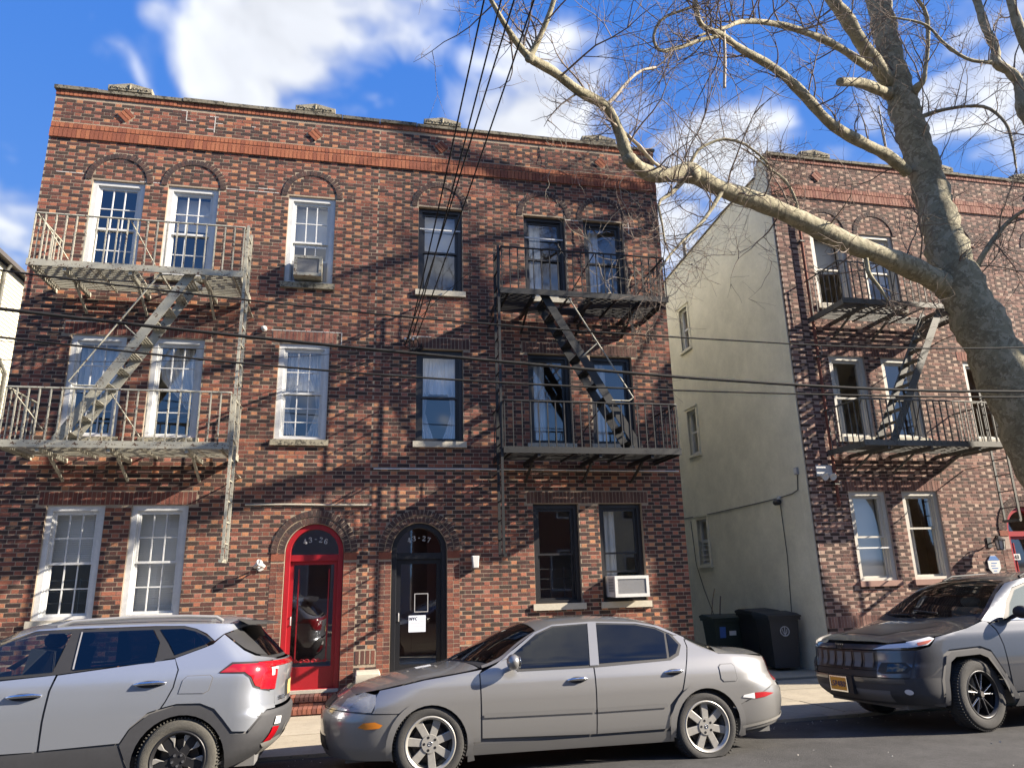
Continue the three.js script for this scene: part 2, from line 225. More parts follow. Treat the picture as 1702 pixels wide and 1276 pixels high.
function makeHouse(h) {
  const P = PAL[h.pal], r = rng(h.seed), X = (u) => (h.mir ? 2 * SEAM - u : u) + h.dx, dy = h.dy, xl = Math.min(X(UL + (h.cut || 0)), X(SEAM)), xr = Math.max(X(UL), X(SEAM));
  const root = thing('row_house', h.label, 'house'), body = root; // laid out in world metres, moved to its base at the end
  rebase.push([root, (xl + xr) / 2, -0.2, 0]);
  const base = -0.34, top = 10.36 + dy;
  // openings
  const rects = [];
  for (const f of [1, 2, 3]) for (const [a, b] of WIN[f]) rects.push([a, b, FLO[f - 1][0] + dy, FLO[f - 1][1] + dy, f]);
  const wallShape = () => {
    const s = shp([[xl, base], [xr, base], [xr, top], [xl, top]]);
    for (const [a, b, y0, y1] of rects) s.holes.push(rectPath(Math.min(X(a), X(b)), y0, Math.max(X(a), X(b)), y1));
    const p = new THREE.Path(), c = X(DOOR.c); p.moveTo(c - DOOR.r, DOOR.b + dy); p.lineTo(c + DOOR.r, DOOR.b + dy); p.lineTo(c + DOOR.r, DOOR.s + dy); p.absarc(c, DOOR.s + dy, DOOR.r, 0, Math.PI, false); p.closePath(); s.holes.push(p); return s;
  };
  obj('mortar_bed', ext(wallShape(), 0.05, -0.0515, 24), MT[P.mortar], body);
  obj('masonry_core', ext(wallShape(), 0.22, -0.28, 24), MT[P.mortar], body);
  const sh = new G();
  if (!h.stucco) sh.box(xl, base, -12, xl + 0.2, 9.95 + dy, -0.281); else sh.box(xl + 0.3, base, -12, xl + 0.4, 9.7 + dy, -0.281);
  sh.box(xr - 0.2, base, -12, xr - 0.001, 9.95 + dy, -0.281); sh.box(xl + 0.2, base, -12, xr - 0.2, 9.95 + dy, -11.8);
  obj('side_wall', sh.geo(), h.side || MT.shell, body);
  const fl = new G(); for (const y of [0.2, 3.3, 6.1]) fl.box(xl + 0.41, y + dy, -11.7, xr - 0.21, y + 0.2 + dy, -0.29); for (const z of [-3.6]) fl.box(xl + 0.41, 0.5, z, xr - 0.21, 9.3 + dy, z + 0.1); obj('floor_slab', fl.geo(), MT.room, body);
  obj('roof', boxGeo(xl + 0.21, 9.35 + dy, -11.79, xr - 0.21, 9.55 + dy, -0.29), MT.roofing, body);
  // ---- Flemish bond: excluded intervals per course
  const J = Math.floor((top - 0.1 - base) / CW), all = [];
  const door = X(DOOR.c);
  const bands = [[10.255, 10.37], [9.395, 9.71], [0.425, 0.645]];
  for (let j = 0; j < J; j++) {
    const y0 = base + j * CW, y1 = y0 + 0.0567, ym = (y0 + y1) / 2, v = ym - dy; if (bands.some(([a, b]) => y1 - dy > a + 0.012 && y0 - dy < b - 0.012)) continue;
    const ex = [];
    for (const [a, b, wy0, wy1] of rects) if (y1 > wy0 + 0.012 && y0 < wy1 - 0.012) ex.push([Math.min(X(a), X(b)), Math.max(X(a), X(b))]);
    const rec = (u0, u1, v0, v1) => { if (y1 - dy > v0 + 0.01 && y0 - dy < v1 - 0.01) ex.push([Math.min(X(u0), X(u1)), Math.max(X(u0), X(u1))]); };
    rec(-4.86, -2.56, 2.96, 3.175); rec(-4.86, -2.56, 5.76, 5.985); rec(-1.58, -0.47, 5.76, 5.985);
    for (const [a, b] of WIN[3]) { const c = X((a + b) / 2), d0 = Math.max(0, v - 8.63), ro = 0.553, ri = 0.442; if (v > 8.60 && d0 < ro) { const wo = Math.sqrt(Math.max(0, ro * ro - d0 * d0)), wi = d0 < ri ? Math.sqrt(ri * ri - d0 * d0) : 0; ex.push([c - wo, c - wi]); ex.push([c + wi, c + wo]); } }
    if (v > DOOR.b - 0.05 && v < DOOR.s) ex.push([door - DOOR.r - (v < 2.05 ? 0.215 : 0), door + DOOR.r + (v < 2.05 ? 0.215 : 0)]);
    if (v >= DOOR.s) { const d = v - DOOR.s, ro = 0.69; if (d < ro) { const w = Math.sqrt(ro * ro - d * d); ex.push([door - w, door + w]); } }
    for (const u of [-4.36, -1.04]) { const d = Math.abs(v - 9.965), w = 0.155 - d; if (w > 0) ex.push([X(u) - w, X(u) + w]); }
    ex.sort((p, q) => p[0] - q[0]);
    let x = xl - (j % 2 ? 0.16 : 0) - 0.02, k = 0;
    while (x < xr) {
      const st = k % 2 === 0, w = st ? 0.201 : 0.095, e = x + w; let a = Math.max(x, xl), b = Math.min(e, xr); x = e + 0.012; k++;
      let parts = [[a, b]];
      for (const [p, q] of ex) { const nx = []; for (const [s, t] of parts) { if (q <= s || p >= t) nx.push([s, t]); else { if (p - s > 0.03) nx.push([s, p - 0.004]); if (t - q > 0.03) nx.push([q + 0.004, t]); } } parts = nx; }
      for (const [s, t] of parts) if (t - s > 0.025) all.push({ x: (s + t) / 2, y: ym, w: t - s, st, full: t - s > w - 0.002, v });
    }
  }
  const cx = 0, cy = 1.75, cz = 12.3, ind = new Set(all.filter((b) => b.full && b.st && b.v > 1.15 && (h.minX === undefined || (b.x > h.minX && b.x < h.maxX))).sort((p, q) => Math.hypot(p.x - cx, p.y - cy, cz) - Math.hypot(q.x - cx, q.y - cy, cz)).slice(0, h.singles));
  const rest = new G(true);
  for (const b of all) {
    // dark stretchers and pale headers with some odd red bricks among them
    const mixy = h.pal === 'pink' ? 0.08 : 0.22, q = r();
    const set = q < mixy * 0.75 ? 'mid' : b.st ? (r() < 0.07 ? 'mid' : 'dark') : (r() < 0.10 ? 'mid' : 'light');
    const i = Math.floor(r() * 5), z = r() * 0.0035;
    if (ind.has(b)) place('brick', gStretcher, P[set + 'M'][i], body, b.x, b.y, z);
    else { const c = P[set][i], f = 0.88 + 0.24 * r(); rest.col = c.map((q2) => q2 * f); rest.box(b.x - b.w / 2, b.y - 0.0275, -0.045, b.x + b.w / 2, b.y + 0.0275, z); }
  }
  obj('brickwork', rest.geo(), mat(1, 1, 1, 0.9, { vertexColors: true, map: tGrain, bumpMap: tGrainB, bumpScale: 0.004 }), body, null, 'stuff');
  // ---- soldier courses, bands, arches
  const row = (name, geo, set, u0, u1, v, pitch, z) => { const a = Math.min(X(u0), X(u1)), b = Math.max(X(u0), X(u1)), n = Math.round((b - a) / pitch), p = (b - a) / n; for (let i = 0; i < n; i++) place(name, geo, set[Math.floor(r() * set.length)], body, a + (i + 0.5) * p, v + dy + (r() - 0.5) * 0.003, z + (r() - 0.5) * 0.004); };
  const lin = h.pal === 'pink' ? P.midM : tones([[0.19, 0.062, 0.043], [0.23, 0.08, 0.055], [0.145, 0.05, 0.04], [0.26, 0.10, 0.07]]), lin2 = SALMON, darkLin = tones([[0.13, 0.064, 0.048], [0.16, 0.083, 0.062], [0.105, 0.052, 0.041]]);
  const L = h.mir && h.pal !== 'pink' ? darkLin : lin;
  row('lintel_brick', gSoldier, L, -4.85, -2.57, 3.07, 0.0667, 0.006); row('lintel_brick', gSoldier, L, -4.85, -2.57, 5.875, 0.0667, 0.006); row('lintel_brick', gSoldier, h.mir ? L : lin2, -1.57, -0.48, 5.875, 0.0667, 0.006);
  const B = h.pal === 'pink' ? tones([[0.33, 0.145, 0.10], [0.28, 0.115, 0.082], [0.37, 0.18, 0.13], [0.25, 0.088, 0.062]]) : ORANGE;
  row('band_brick', gRow, B, UL + (h.cut || 0), SEAM, 10.307, 0.0725, 0.022); row('band_brick', gRow, B, UL + (h.cut || 0), SEAM, 9.655, 0.0725, 0.012); row('band_brick', gBand, B, UL + (h.cut || 0), SEAM, 9.487, 0.0725, 0.034);
  for (const [u0, u1] of [[UL, DOOR.c - 0.69], [DOOR.c + 0.69, SEAM]]) row('plinth_brick', gSoldier, P.midM, u0, u1, 0.535, 0.0667, 0.008);
  for (const [a, b] of WIN[3]) { const c = X((a + b) / 2), n = 24; for (let i = 0; i < n; i++) { const t = (i + 0.5) / n * Math.PI, R = 0.4975; place('arch_brick', gHead, DARKARCH[Math.floor(r() * 4)], body, c + Math.cos(t) * R, 8.63 + dy + Math.sin(t) * R, 0.016 + (r() - 0.5) * 0.004, t); } }
  for (const [R, n] of [[0.522, 25], [0.636, 30]]) for (let i = 0; i < n; i++) { const t = (i + 0.5) / n * Math.PI; place('door_arch_brick', gHead, (h.pal === 'pink' ? P.darkM : DARKARCH)[Math.floor(r() * 4)], body, door + Math.cos(t) * R, DOOR.s + dy + Math.sin(t) * R, (R > 0.6 ? 0.02 : 0.008) + (r() - 0.5) * 0.003, t); }
  for (const sx of [-1, 1]) {
    for (let y = -0.28; y < 2.03; y += CW) for (const k of [0, 1]) place('jamb_brick', gHead, P.midM[Math.floor(r() * 5)], body, door + sx * (DOOR.r + 0.054 + k * 0.107), y + dy * 0 + (y > 0.3 ? 0 : 0), 0.004 + (r() - 0.5) * 0.004);
    obj('spring_block', boxGeo(door + sx * (DOOR.r + 0.108) - 0.104, 2.055 + dy, -0.05, door + sx * (DOOR.r + 0.108) + 0.104, 2.165 + dy, 0.012), ORANGE[3], body);
  }
  for (const u of [-4.36, -1.04]) for (let i = -1; i <= 1; i++) { const o = place('diamond_brick', gSoldier, B[(i + 2) % 4], body, X(u) + i * 0.0667 * 0.707, 9.965 + dy + i * 0.0667 * 0.707, 0.03, Math.PI / 4); }
  { // pointing behind the raised courses, a shade below their faces
    const g = new G(), bx = (u0, u1, v0, v1, z) => g.box(Math.min(X(u0), X(u1)) + 0.001, v0 + dy, -0.001, Math.max(X(u0), X(u1)) - 0.001, v1 + dy, z); bx(-4.85, -2.57, 2.97, 3.17, 0.003); bx(-4.85, -2.57, 5.775, 5.975, 0.003); bx(-1.57, -0.48, 5.775, 5.975, 0.003); for (const [u0, u1] of [[UL, DOOR.c - 0.69], [DOOR.c + 0.69, SEAM]]) bx(u0, u1, 0.435, 0.635, 0.005);
    const ring = (c, y, r0, r1, z) => { const s = new THREE.Shape(); s.absarc(c, y, r1, 0, Math.PI, false); s.absarc(c, y, r0, Math.PI, 0, true); s.closePath(); g.add(ext(s, z + 0.002, -0.002, 24)); };
    for (const [a, b] of WIN[3]) ring(X((a + b) / 2), 8.63 + dy, 0.452, 0.543, 0.0125); ring(door, DOOR.s + dy, 0.476, 0.574, 0.005); ring(door, DOOR.s + dy, 0.586, 0.682, 0.0165);
    for (const sx of [-1, 1]) g.box(door + sx * (DOOR.r + 0.107) - 0.105, -0.3, -0.003, door + sx * (DOOR.r + 0.107) + 0.105, 2.05 + dy, 0.001);
    obj('pointing', g.geo(), MT[P.mortar], body);
  }
  if (h.repoint) { const g = new G(); for (const [u0, v0, u1, v1] of h.repoint) { const j = (v) => base + Math.round((v - base) / CW) * CW - 0.005; if (Math.abs(v1 - v0) < 0.01) { let x = u0; while (x < u1) { const e = Math.min(u1, x + 0.06 + 0.2 * r()); g.box(x, j(v0) - 0.007, -0.001, e - 0.012, j(v0) + 0.008, 0.005); x = e; } } else for (let v = v0; v > v1; v -= CW) g.box(u0 - 0.008, j(v) - CW + 0.004, -0.001, u0 + 0.008, j(v), 0.005); } obj('repointing', g.geo(), mat(0.62, 0.60, 0.56, 0.95, { map: tGrain }), body); }
  // ---- coping and carved parapet stones
  for (let i = 0; i < 8; i++) { const a = lerp(xl - (h.mir ? 0 : 0.03), xr + (h.mir ? 0.03 : 0), i / 8), b = lerp(xl - (h.mir ? 0 : 0.03), xr + (h.mir ? 0.03 : 0), (i + 1) / 8), k = (r() - 0.5) * 0.02; obj('coping_stone', boxGeo(a + 0.004, 10.362 + dy, -0.36, b - 0.004, 10.425 + dy + k, 0.055 + k), MT.copingM, body); }
  for (const u of [-4.34, -1.06]) {
    const c = X(u), y = 10.44 + dy, s = shp([[c - 0.37, y], [c + 0.37, y], [c + 0.37, y + 0.10], [c + 0.28, y + 0.115], [c, y + 0.175], [c - 0.28, y + 0.115], [c - 0.37, y + 0.10]]);
    const o = obj('parapet_stone', ext(s, 0.16, -0.1, 4, 0.008), MT.stone, body), q = new G();
    for (let i = 0; i < 11; i++) { const x = c + (i - 5) * 0.058; q.tube([V(x - 0.018, y + 0.035 + 0.012 * Math.sin(i * 2.1), 0.063), V(x, y + 0.07 + 0.012 * Math.cos(i), 0.07), V(x + 0.02, y + 0.05 + 0.01 * Math.sin(i * 3), 0.063)], 0.010, 5); }
    q.tube([V(c, y + 0.04, 0.065), V(c, y + 0.13, 0.065)], 0.02, 6); obj('carving', q.geo(), MT.stone, o);
  }
  // ---- windows
  const win = (f, i, st) => {
    const [ua, ub] = WIN[f][i], x0 = Math.min(X(ua), X(ub)), x1 = Math.max(X(ua), X(ub)), y0 = FLO[f - 1][0] + dy, y1 = FLO[f - 1][1] + dy, w = sub('window', body);
    const F = { white: MT.whiteFrame, dark: MT.darkFrame, cream: MT.creamFrame }[st.frame], fw = st.frame === 'dark' ? 0.075 : 0.085, zf = st.frame === 'dark' ? -0.085 : -0.035, fr = new G();
    fr.box(x0 + 0.002, y0, -0.20, x0 + fw, y1, zf); fr.box(x1 - fw, y0, -0.20, x1 - 0.002, y1, zf); fr.box(x0 + fw, y1 - fw, -0.20, x1 - fw, y1 - 0.002, zf); fr.box(x0 + fw, y0, -0.20, x1 - fw, y0 + 0.05, zf);
    fr.box(x0 + fw, y0 + 0.05, -0.20, x0 + fw + 0.02, y1 - fw, zf - 0.03); fr.box(x1 - fw - 0.02, y0 + 0.05, -0.20, x1 - fw, y1 - fw, zf - 0.03); fr.box(x0 + fw + 0.02, y1 - fw - 0.02, -0.20, x1 - fw - 0.02, y1 - fw, zf - 0.03);
    obj('frame', fr.geo(), F, w);
    const ix0 = x0 + fw + 0.02, ix1 = x1 - fw - 0.02, iy0 = y0 + 0.05, iy1 = y1 - fw - 0.02, my = lerp(iy0, iy1, st.meet ?? 0.5), sw = 0.035;
    const sash = (nm, a, b, z) => { const g = new G(); g.box(ix0, a, z - 0.03, ix0 + sw, b, z); g.box(ix1 - sw, a, z - 0.03, ix1, b, z); g.box(ix0 + sw, b - sw, z - 0.03, ix1 - sw, b, z); g.box(ix0 + sw, a, z - 0.03, ix1 - sw, a + sw, z); obj(nm, g.geo(), st.sash === 'white' ? MT.whiteFrame : F, w);
      const gx0 = ix0 + sw, gx1 = ix1 - sw, ga = a + sw, gb = b - sw, gl = new THREE.PlaneGeometry(gx1 - gx0, gb - ga); const pn = obj('pane', gl, MT.glass, w); pn.position.set((gx0 + gx1) / 2, (ga + gb) / 2, z - 0.018); pn.rotation.set((r() - 0.5) * 0.012, (r() - 0.5) * 0.012, 0);
      if (st.grid) { const m = new G(), cols = st.grid, rows = nm === 'lower_sash' && st.lowRows || 2; for (let c = 1; c < cols; c++) { const x = lerp(gx0, gx1, c / cols); m.box(x - 0.009, ga, z - 0.03, x + 0.009, gb, z - 0.008); } for (let q = 1; q < rows; q++) { const y = lerp(ga, gb, q / rows); m.box(gx0, y - 0.009, z - 0.029, gx1, y + 0.009, z - 0.007); } obj('muntin', m.geo(), MT.whiteFrame, w); } };
    sash('upper_sash', my - 0.02, iy1, zf - 0.045); if (!st.ac) sash('lower_sash', iy0, my + 0.015, zf - 0.08); else sash('lower_sash', iy0 + st.ac, my + 0.015 + (st.acLift || 0), zf - 0.08);
    if (st.bar) obj('storm_rail', boxGeo(x0 + 0.03, lerp(y0, y1, st.bar) - 0.014, zf, x1 - 0.03, lerp(y0, y1, st.bar) + 0.014, zf + 0.012), MT.whiteFrame, w);
    if (st.cover !== 'none') { // curtains and blinds hang just inside
      const c = new G(), z = -0.30, ca = ix0 - 0.04, cb = ix1 + 0.04;
      const wavy = (xa, xb, ya, yb, amp, n, pinch) => { for (let k = 0; k < n; k++) for (let q = 0; q < 6; q++) { const px = (t, s) => { const y = lerp(yb, ya, s); let x = lerp(xa, xb, t); if (pinch) { const d = Math.exp(-Math.pow((s - pinch.at) * 3.0, 2)) * pinch.k; x = lerp(x, pinch.x, d); } return V(x, y, z + amp * Math.sin(t * n * 1.9)); }; c.quad(px(k / n, (q + 1) / 6), px((k + 1) / n, (q + 1) / 6), px((k + 1) / n, q / 6), px(k / n, q / 6)); } };
      if (st.cover === 'lace') { wavy(ca, cb, my + 0.1, iy1 + 0.03, 0.02, 24); wavy(ca, lerp(ca, cb, 0.5), iy0, iy1, 0.03, 18, { at: 0.62, k: 0.75, x: ca + 0.05 }); wavy(lerp(ca, cb, 0.5), cb, iy0, iy1, 0.03, 18, { at: 0.62, k: 0.75, x: cb - 0.05 }); obj('curtain', c.geo(), MT.curtain, w); }
      if (st.cover === 'curtain') { wavy(ca, cb, iy0 + (st.hang || 0), iy1, 0.025, 26); obj('curtain', c.geo(), MT.curtain, w); }
      if (st.cover === 'swag') { wavy(ca, lerp(ca, cb, 0.98), iy0 + 0.5, iy1, 0.025, 26, { at: 1.0, k: 0.7, x: cb }); obj('curtain', c.geo(), MT.curtain, w); }
      if (st.cover === 'drape') { wavy(ca, lerp(ca, cb, 0.46), iy0, iy1, 0.02, 10); obj('curtain', c.geo(), MT.shade, w); }
      if (st.cover === 'blind') { for (let y = iy0 + (st.hang || 0); y < iy1; y += 0.034) c.bar(V(ca, y, z), V(cb, y, z), 0.005, 0.032, V(0, 0.92, 0.35)); obj('blind', c.geo(), MT.blind, w); }
      if (st.cover === 'shade') { c.box(ca, lerp(iy0, iy1, st.from ?? 0), z, cb, iy1, z + 0.005); obj('roller_shade', c.geo(), MT.shade, w); }
    }
    if (st.guard) { const g = new G(), n = 3; for (let k = 0; k <= n; k++) { const y = lerp(iy0 + 0.02, my - 0.25, k / n); g.bar(V(ix0, y, zf - 0.12), V(ix1, y, zf - 0.12), 0.012, 0.012); } for (const t of [0.36, 0.74]) g.bar(V(lerp(ix0, ix1, t), iy0, zf - 0.115), V(lerp(ix0, ix1, t), my - 0.22, zf - 0.115), 0.014, 0.014, V(0, 0, 1)); obj('window_guard', g.geo(), MT.blackPlastic, w); }
    const sl = { stone: MT.stone, lime: MT.lime, pink: MT.pinkSill }[st.sill || 'stone']; const sg = boxGeo(x0 - 0.05, y0 - 0.105, -0.19, x1 + 0.05, y0 - 0.002, 0.055); obj('sill', sg, sl, w);
    return { x0, x1, y0, y1, ix0, ix1, iy0, zf, w };
  };
  const out = { X, dy, body, root, wins: {} };
  for (const k in h.windows) { const [f, i] = k.split('-').map(Number); out.wins[k] = win(f, i, h.windows[k]); }
  // ---- arched doorway
  {
    const c = door, R = DOOR.r, s0 = DOOR.s + dy, b0 = DOOR.b + dy, d = sub('door', body), D = h.door, FM = D.frame;
    const arch = (ro, bot) => { const s = new THREE.Shape(); s.moveTo(c - ro, bot); s.lineTo(c + ro, bot); s.lineTo(c + ro, s0); s.absarc(c, s0, ro, 0, Math.PI, false); s.closePath(); return s; };
    const fs = arch(R - 0.004, b0), hole = new THREE.Path(); { const q = R - 0.085; hole.moveTo(c - q, b0 + 0.02); hole.lineTo(c + q, b0 + 0.02); hole.lineTo(c + q, s0); hole.absarc(c, s0, q, 0, Math.PI, false); hole.closePath(); } fs.holes.push(hole); obj('frame', ext(fs, 0.15, -0.20, 24, 0.006), FM, d);
    const tb = s0 - 0.06; obj('transom_bar', boxGeo(c - R + 0.08, tb - 0.07, -0.19, c + R - 0.08, tb + 0.03, -0.07), FM, d);
    const gs = new THREE.Shape(); { const q = R - 0.08; gs.moveTo(c - q, tb); gs.lineTo(c + q, tb); gs.lineTo(c + q, s0); gs.absarc(c, s0, q, 0, Math.PI, false); gs.closePath(); } const tg = obj('transom_pane', new THREE.ShapeGeometry(gs, 20), MT.glass, d); tg.position.z = -0.15;
    obj('hall_wall', boxGeo(c - 0.6, b0, -1.3, c + 0.6, s0 + 0.6, -1.25), MT.brownDoor, d);
    if (D.number) { let n = 0; for (const ch of D.number) { const a = (n - (D.number.length - 1) / 2) * 0.085; n++; const t = text(ch, 0.082, 0.005, fontThin); const o = obj('house_number', t, MT.white, d); o.position.set(c + Math.sin(a * 2.4) * 0.42, s0 + 0.10 + Math.cos(a * 2.4) * 0.42 - 0.30, -0.14); o.rotation.z = -a * 1.5; } }
    const dx0 = c - R + 0.085, dx1 = c + R - 0.085, dt = tb - 0.07, rail = D.rail, gb = b0 + D.kick; // leaf with a long glass light
    const lf = new G(); lf.box(dx0, b0 + 0.015, -0.17, dx0 + rail, dt, -0.12); lf.box(dx1 - rail, b0 + 0.015, -0.17, dx1, dt, -0.12); lf.box(dx0 + rail, dt - rail, -0.17, dx1 - rail, dt, -0.12); lf.box(dx0 + rail, b0 + 0.015, -0.17, dx1 - rail, gb, -0.12);
    if (D.inner) { const q = 0.07; lf.box(dx0 + rail + q, gb + q, -0.16, dx0 + rail + q + 0.02, dt - rail - q, -0.135); lf.box(dx1 - rail - q - 0.02, gb + q, -0.16, dx1 - rail - q, dt - rail - q, -0.135); lf.box(dx0 + rail + q, gb + q, -0.16, dx1 - rail - q, gb + q + 0.02, -0.134); }
    obj('leaf', lf.geo(), FM, d);
    const pn = obj('pane', new THREE.PlaneGeometry(dx1 - dx0 - 2 * rail, dt - rail - gb), MT.glass, d); pn.position.set(c, (dt - rail + gb) / 2, -0.15);
    if (D.scroll) { const g = new G(); for (let i = 0; i < 6; i++) { const x = lerp(dx0 + rail + 0.05, dx1 - rail - 0.05, (i + 0.5) / 6), pts = []; for (let k = 0; k <= 10; k++) { const a = k / 10 * 5, q = 0.045 * (1 - k / 13); pts.push(V(x + Math.cos(a) * q * (i % 2 ? 1 : -1), gb + 0.08 + Math.sin(a) * q, -0.13)); } g.tube(pts, 0.005, 5); } obj('scroll_grille', g.geo(), FM, d); }
    const hd = new G(); hd.tube([V(dx0 + 0.05, b0 + 0.98, -0.12), V(dx0 + 0.05, b0 + 0.98, -0.07), V(dx0 + 0.05, b0 + 1.10, -0.07), V(dx0 + 0.05, b0 + 1.10, -0.12)], 0.011, 6); obj('handle', hd.geo(), MT.grey, d);
    obj('threshold', boxGeo(c - R + 0.01, b0 - 0.03, -0.2, c + R - 0.01, b0 + 0.012, 0.03), MT.lime, d);
    // brick steps
    for (const [z0, z1, t, k] of [[0.005, 0.34, b0 - 0.035, 0], [0.34, 0.66, b0 - 0.155, 1]]) {
      const g0 = sideY(z1) - 0.05, st = sub('step', body); obj('core', boxGeo(c - 0.72, g0, z0, c + 0.72, t - 0.07, z1 - 0.02), MT.mortar, st);
      const n = 21; for (let i = 0; i < n; i++) { const x = c - 0.72 + (i + 0.5) / n * 1.44; place('tread_brick', boxGeo(-0.0295, -0.07, -(z1 - z0) + 0.02, 0.0295, 0, 0), P.midM[Math.floor(r() * 5)], st, x, t + (r() - 0.5) * 0.004, z1 + 0.012); }
      for (let i = 0; i < 7; i++) place('riser_brick', gStretcher, P.midM[Math.floor(r() * 5)], st, c - 0.72 + (i + 0.5) / 7 * 1.44, t - 0.105, z1 - 0.006);
    }
  }
  return out;
}
const wW = { frame: 'white', grid: 3 }, dW = { frame: 'dark' }, cW = { frame: 'cream' };
const houseA = makeHouse({ label: 'brown brick row house with white windows and a glossy red arched door', pal: 'warm', mir: false, dx: 0, dy: 0, seed: 101, singles: 300, repoint: [[-3.45, 10.22, -3.35, 10.22], [-3.35, 10.22, -3.35, 10.05], [-3.35, 10.02, -3.22, 10.02], [-2.95, 10.1, -2.78, 10.1], [-2.85, 10.16, -2.85, 9.86], [-2.98, 9.86, -2.85, 9.86], [-2.85, 9.98, -2.70, 9.98], [-2.2, 10.02, -2.12, 10.02], [-5.35, 8.72, -4.9, 8.72], [-2.55, 8.66, -1.62, 8.66], [-2.0, 8.72, -1.7, 8.72], [-4.0, 8.66, -3.62, 8.66], [-4.85, 5.99, -4.3, 5.99], [-1.6, 6.0, -0.4, 6.0], [-0.4, 6.0, -0.4, 5.78]],
  windows: { '1-0': { ...wW, cover: 'blind', hang: 0.8, guard: true, sill: 'lime' }, '1-1': { ...wW, cover: 'blind', sill: 'lime' }, '2-0': { ...wW, cover: 'curtain', hang: 0.75 }, '2-1': { ...wW, cover: 'swag', sill: 'stone' }, '2-2': { ...wW, cover: 'lace', lowRows: 3 }, '3-0': { ...wW, cover: 'none' }, '3-1': { ...wW, cover: 'shade', from: 0.6 }, '3-2': { ...wW, cover: 'shade', from: 0.5, ac: 0.42, lowRows: 1 } },
  door: { frame: MT.red, number: '43-26', rail: 0.06, kick: 0.34, inner: true, scroll: true } });
const houseB = makeHouse({ label: 'brown brick row house with dark window frames and a black arched door', pal: 'warm', mir: true, dx: 0, dy: 0, seed: 202, singles: 300, repoint: [[5.1, 8.55, 5.5, 8.55], [5.2, 8.72, 5.2, 8.45], [0.86, 5.99, 1.2, 5.99], [3.85, 8.6, 4.15, 8.6]], side: MT.stucco,
  windows: { '1-0': { ...dW, cover: 'drape', ac: 0.44, sill: 'lime' }, '1-1': { ...dW, cover: 'none', guard: true, sill: 'lime' }, '2-0': { ...dW, cover: 'drape', sill: 'lime' }, '2-1': { ...dW, cover: 'drape', sill: 'lime' }, '2-2': { ...dW, cover: 'lace', sill: 'lime' }, '3-0': { ...dW, cover: 'drape', sill: 'lime' }, '3-1': { ...dW, cover: 'drape', bar: 0.74, sill: 'lime' }, '3-2': { ...dW, cover: 'shade', from: 0.5, bar: 0.75, sill: 'lime' } },
  door: { frame: MT.black, number: '43-27', rail: 0.08, kick: 0.3 } });
const houseN = makeHouse({ label: 'pinkish brick row house with a cream stucco side wall along the alley', pal: 'pink', mir: false, dx: 14.13, dy: 0.22, seed: 303, singles: 300, stucco: true, minX: 8.6, maxX: 13.4,
  windows: { '1-0': { ...cW, cover: 'shade', from: 0.02, sill: 'pink', bar: 0.36 }, '1-1': { ...cW, cover: 'drape', sill: 'pink', meet: 0.6 }, '2-0': { ...cW, cover: 'drape', sill: 'lime' }, '2-1': { ...cW, cover: 'none', sill: 'lime' }, '2-2': { ...cW, cover: 'none', sill: 'lime' }, '3-0': { ...cW, cover: 'shade', from: 0.5, sill: 'lime' }, '3-1': { ...cW, cover: 'shade', from: 0.4, sill: 'lime' }, '3-2': { ...cW, cover: 'none', sill: 'lime' } },
  door: { frame: MT.red, number: '', rail: 0.06, kick: 0.34, inner: true } });
const houseM = makeHouse({ label: 'pinkish brick row house beyond the tree trunk with a repaired parapet', pal: 'pink', mir: true, dx: 14.13, dy: 0.22, seed: 404, singles: 60, minX: 14.2, maxX: 15.5,
  windows: { '2-2': { ...cW, cover: 'none', sill: 'lime' }, '3-2': { ...cW, cover: 'none', sill: 'lime' }, '1-1': { ...cW, cover: 'shade', sill: 'pink' }, '1-0': { ...cW, cover: 'shade', sill: 'pink' }, '2-0': { ...cW, cover: 'shade', sill: 'lime' }, '2-1': { ...cW, cover: 'shade', sill: 'lime' }, '3-0': { ...cW, cover: 'shade', sill: 'lime' }, '3-1': { ...cW, cover: 'shade', sill: 'lime' } },
  door: { frame: MT.brownDoor, number: '', rail: 0.06, kick: 0.34 } });
